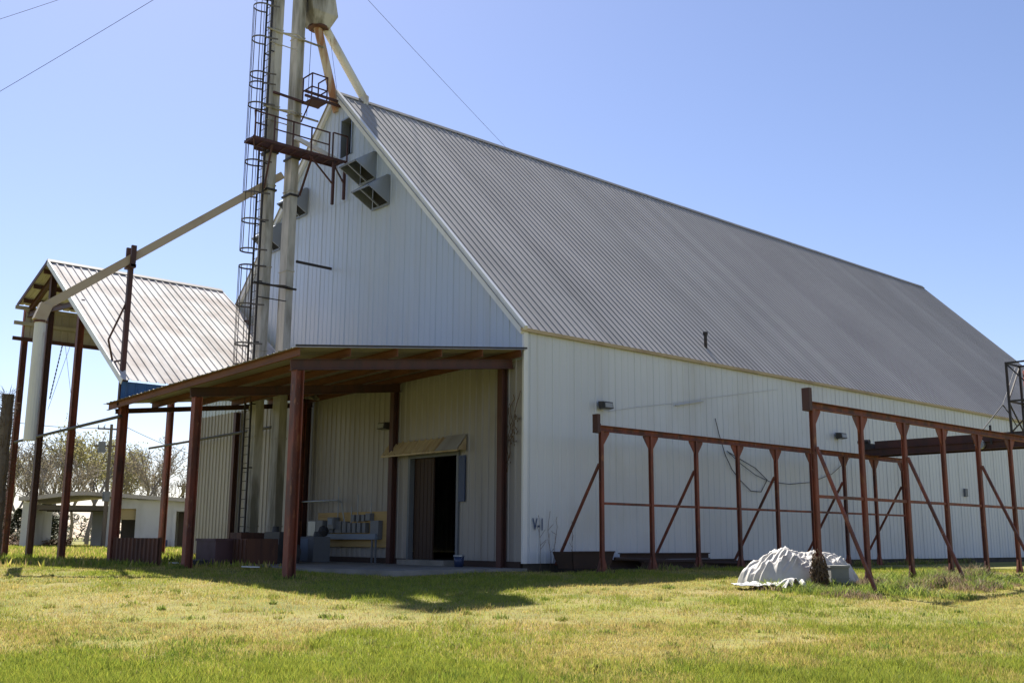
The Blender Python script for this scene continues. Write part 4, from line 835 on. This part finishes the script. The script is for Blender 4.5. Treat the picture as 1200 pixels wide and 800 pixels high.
# vine covered leaning pole at the left border
vb = far(-7, 650, 40); vt = far(10, 462, 40)
vp = thing('vine_pole', 'dark leaning pole wrapped in dry vines at the left border', 'pole', (vb[0], vb[1], -.2))
m_ = MB(); nseg = 12; random.seed(5)
for k in range(nseg):
    a = vb+(vt-vb)*k/nseg; b = vb+(vt-vb)*(k+1)/nseg; m_.tube(a, b, .20+.02*math.sin(k*2.1), .20+.02*math.sin((k+1)*2.1), 9)
m_.build('shaft', M['pole_wood'], vp)
m_ = MB()
for k in range(1100):
    t_ = random.random()**.8; c_ = vb+(vt-vb)*t_; an = random.uniform(0, 6.28); d_ = vec((math.cos(an), math.sin(an), random.uniform(-.3, .9))); r0 = .18
    a = c_+d_*r0*.9; m_.tube(a, a+d_*random.uniform(.05, .26)+vec((0, 0, random.uniform(-.1, .15))), .008, .004, 3)
m_.build('vine_twigs', M['vine'], vp)

# trees
def make_tree(name, label, h, spread, seed, leafm, nleaf, leafsz, crown0=.3, depth=5, dens=1.):
    rd = random.Random(seed); t = thing(name, label, 'tree', (0, 0, 0), 'trees behind the farm building')
    wood = MB(); tips = []
    def grow(p, d, ln, r_, lev):
        n = 3; q = p; dd = d
        for k in range(n):
            dd = dd+vec((rd.gauss(0, .10), rd.gauss(0, .10), rd.gauss(.03, .06))); dd /= np.linalg.norm(dd); q2 = q+dd*ln/n
            wood.tube(q, q2, r_*(1-.25*k/n), r_*(1-.25*(k+1)/n), 5 if lev < 2 else 3); q = q2
            if lev >= 1 and k < n-1 and lev < depth and rd.random() < .75: side(q, dd, ln*.62, r_*.5, lev+1)
        if lev >= depth-2: tips.append((q, ln))
        if lev < depth:
            for k in range(2 if lev else 3): side(q, dd, ln*rd.uniform(.62, .82), r_*.68, lev+1)
    def side(q, dd, ln, r_, lev):
        ax = vec((rd.gauss(0, 1), rd.gauss(0, 1), rd.gauss(0, .4))); ax -= dd*(ax@dd); ax /= np.linalg.norm(ax)+1e-9; a = rd.uniform(.3, .75)*spread
        nd = dd*math.cos(a)+ax*math.sin(a)+vec((0, 0, .12)); grow(q, nd/np.linalg.norm(nd), ln, max(r_, .012), lev)
    grow(vec((0, 0, -.2)), vec((rd.gauss(0, .03), rd.gauss(0, .03), 1.)), h*.32, h*.016, 0)
    zm = max(p[2] for p, _ in tips); k_ = h/zm; wood.v = [(a*k_, b*k_, c*k_) for a, b, c in wood.v]
    wood.build('trunk', M['bark'], t)
    lf = MB(); tt = [p*k_ for p, _ in tips]; ntip = len(tt)
    for i in range(nleaf):
        p = tt[rd.randrange(ntip)]; c = p+vec((rd.gauss(0, .35), rd.gauss(0, .35), rd.gauss(0, .3)))*h/12
        a = vec((rd.gauss(0, 1), rd.gauss(0, 1), rd.gauss(0, 1))); a /= np.linalg.norm(a); b = np.cross(a, vec((rd.gauss(0, 1), rd.gauss(0, 1), rd.gauss(0, 1)))); b /= np.linalg.norm(b)+1e-9; s_ = leafsz*rd.uniform(.5, 1.3)
        lf.add([c-a*s_, c+b*s_*.55, c+a*s_, c-b*s_*.55], [(0, 1, 2, 3)])
    lf.build('crown', leafm, t); return t
def evergreen(name, label, h, r_, seed, n):
    rd = random.Random(seed); t = thing(name, label, 'tree', (0, 0, 0), 'trees behind the farm building')
    MB().tube((0, 0, -.2), (0, 0, h*.9), h*.02, h*.005, 7).build('trunk', M['bark'], t); lf = MB()
    for i in range(n):
        u = rd.random()**.75; z = h*(.06+.94*u); ang = rd.uniform(0, 6.28); lim = r_*(1-u)**.7*(.75+.35*math.sin(ang*3+z*2.3+seed))+.05; rr = lim*math.sqrt(rd.uniform(.15, 1))
        c = vec((rr*math.cos(ang), rr*math.sin(ang), z+rd.gauss(0, .12))); d_ = vec((math.cos(ang), math.sin(ang), rd.uniform(-.1, .6))); b = vec((-math.sin(ang), math.cos(ang), rd.gauss(0, .4))); s_ = rd.uniform(.10, .28)
        lf.add([c-d_*s_*.3, c+b*s_*.35, c+d_*s_, c-b*s_*.35], [(0, 1, 2, 3)])
    lf.build('crown', M['leaf_dark'], t); return t
protos = [make_tree('bare_tree', 'x', 12, 1.0, 4, M['leaf_yellow'], 3600, .13), make_tree('bare_tree', 'x', 12, .9, 9, M['leaf_tan'], 900, .10),
          make_tree('bare_tree', 'x', 12, 1.05, 23, M['leaf_tan'], 1500, .11), make_tree('bare_tree', 'x', 12, .85, 31, M['leaf_yellow'], 1700, .12)]
used = [False]*4
def put_tree(k, px, top, dist, label, rz):
    o = protos[k]
    if used[k]: o = copy_tree(o)
    used[k] = True; o['label'] = label; b = far(px, 629, dist); tz = far(px, top-11, dist)[2]; o.location = (b[0], b[1], -.1); s_ = (tz+.1)/12; o.scale = (s_*1.05, s_*1.05, s_); o.rotation_euler = (0, 0, rz)
for a in ((0, 102, 501, 112, 'tallest tree in yellow green young leaf between the shed posts', .3), (2, 165, 520, 105, 'broad thinly leafed tree right of the utility pole', 1.2), (1, 60, 512, 118, 'bare twiggy tree left of the tallest yellow green tree', 2.),
          (3, 82, 520, 124, 'yellowish tree crowding behind the tallest tree from the left', 4.), (1, 38, 522, 112, 'bare twiggy tree between the two left shed posts', .8), (2, 14, 528, 108, 'tan budding tree beside the vine covered pole', 3.3),
          (3, 132, 528, 128, 'pale tree right behind the transformer pole', 5.1), (0, -18, 515, 115, 'yellow green tree standing past the vine covered pole', 1.9), (2, 188, 548, 138, 'small thin tree at the right end of the tree row', 2.6),
          (1, 148, 540, 140, 'bare far tree between pole and broad thin tree', 5.6), (3, 50, 530, 135, 'pale far tree filling in behind the twiggy trees', 2.2), (0, 120, 532, 145, 'leafy far tree behind the utility pole', 4.4), (1, 5, 520, 130, 'bare far tree at the left border', 1.1), (2, 72, 535, 100, 'low tan tree in front of the twiggy row', 5.9)): put_tree(*a)
ev = evergreen('cedar_tree', 'x', 6, 2.0, 2, 5200); u_ = False
for px, top, dist, lab in ((52, 588, 100, 'dark cedar just left of the white farm building'), (20, 596, 96, 'dark cedar near the left shed post'), (36, 602, 92, 'low dark cedar before the taller cedars'), (-6, 590, 98, 'dark cedar at the left border behind the vine pole'), (66, 604, 108, 'squat cedar seen through the open bay')):
    o = copy_tree(ev) if u_ else ev; u_ = True; o['label'] = lab; b = far(px, 629, dist); tz = far(px, top, dist)[2]; s_ = tz/6; o.location = (b[0], b[1], 0); o.scale = (s_*1.7, s_*1.7, s_); o.rotation_euler = (0, 0, px*.7)
# far treeline and brush
rd = random.Random(77); lf = MB()
for i in range(26000):
    an = rd.uniform(R(100), R(215)); dist = rd.uniform(190, 235); x_, y_ = CAM[0]+dist*math.cos(an), CAM[1]+dist*math.sin(an)
    hh = 4.2+2.6*mn.noise(Vector((an*40, 0, 0)))+1.2*mn.noise(Vector((an*130, 3, 0))); z_ = rd.random()*max(hh, 1); s_ = rd.uniform(.3, .8)
    a = vec((rd.gauss(0, 1), rd.gauss(0, 1), rd.gauss(0, 1))); a /= np.linalg.norm(a); b = np.cross(a, (0.3, .5, .8)); lf.add([(x_, y_, z_)-a*s_, (x_, y_, z_)+b*s_*.6, (x_, y_, z_)+a*s_, (x_, y_, z_)-b*s_*.6], [(0, 1, 2, 3)])
tag(lf.build('far_treeline', mat('far_wood_leaf', (.135, .12, .085), [((.10, .11, .06), .1, (1, 1, 1), .45, .6, .8)], rough=.9)), 'low hazy line of far trees on the horizon', 'trees', kind='stuff')
lf = MB()
for i in range(9000):
    px = rd.uniform(-60, 84); dist = rd.uniform(90, 104); b = far(px, 629, dist); hh = .5+1.3*abs(mn.noise(Vector((px*.09, 1, 0)))); z_ = rd.random()*hh; s_ = rd.uniform(.08, .24)
    a = vec((rd.gauss(0, 1), rd.gauss(0, 1), rd.gauss(0, 1.4))); a /= np.linalg.norm(a); c_ = np.cross(a, (0.3, .5, .8)); p = vec((b[0], b[1], z_)); lf.add([p-a*s_, p+c_*s_*.4, p+a*s_, p-c_*s_*.4], [(0, 1, 2, 3)])
tag(lf.build('brush', mat('red_brown_brush', (.17, .10, .06), [((.12, .12, .05), .8, (1, 1, 1), .45, .65, .8)], rough=.9)), 'reddish brown brush at the foot of the left trees', 'brush', kind='stuff')
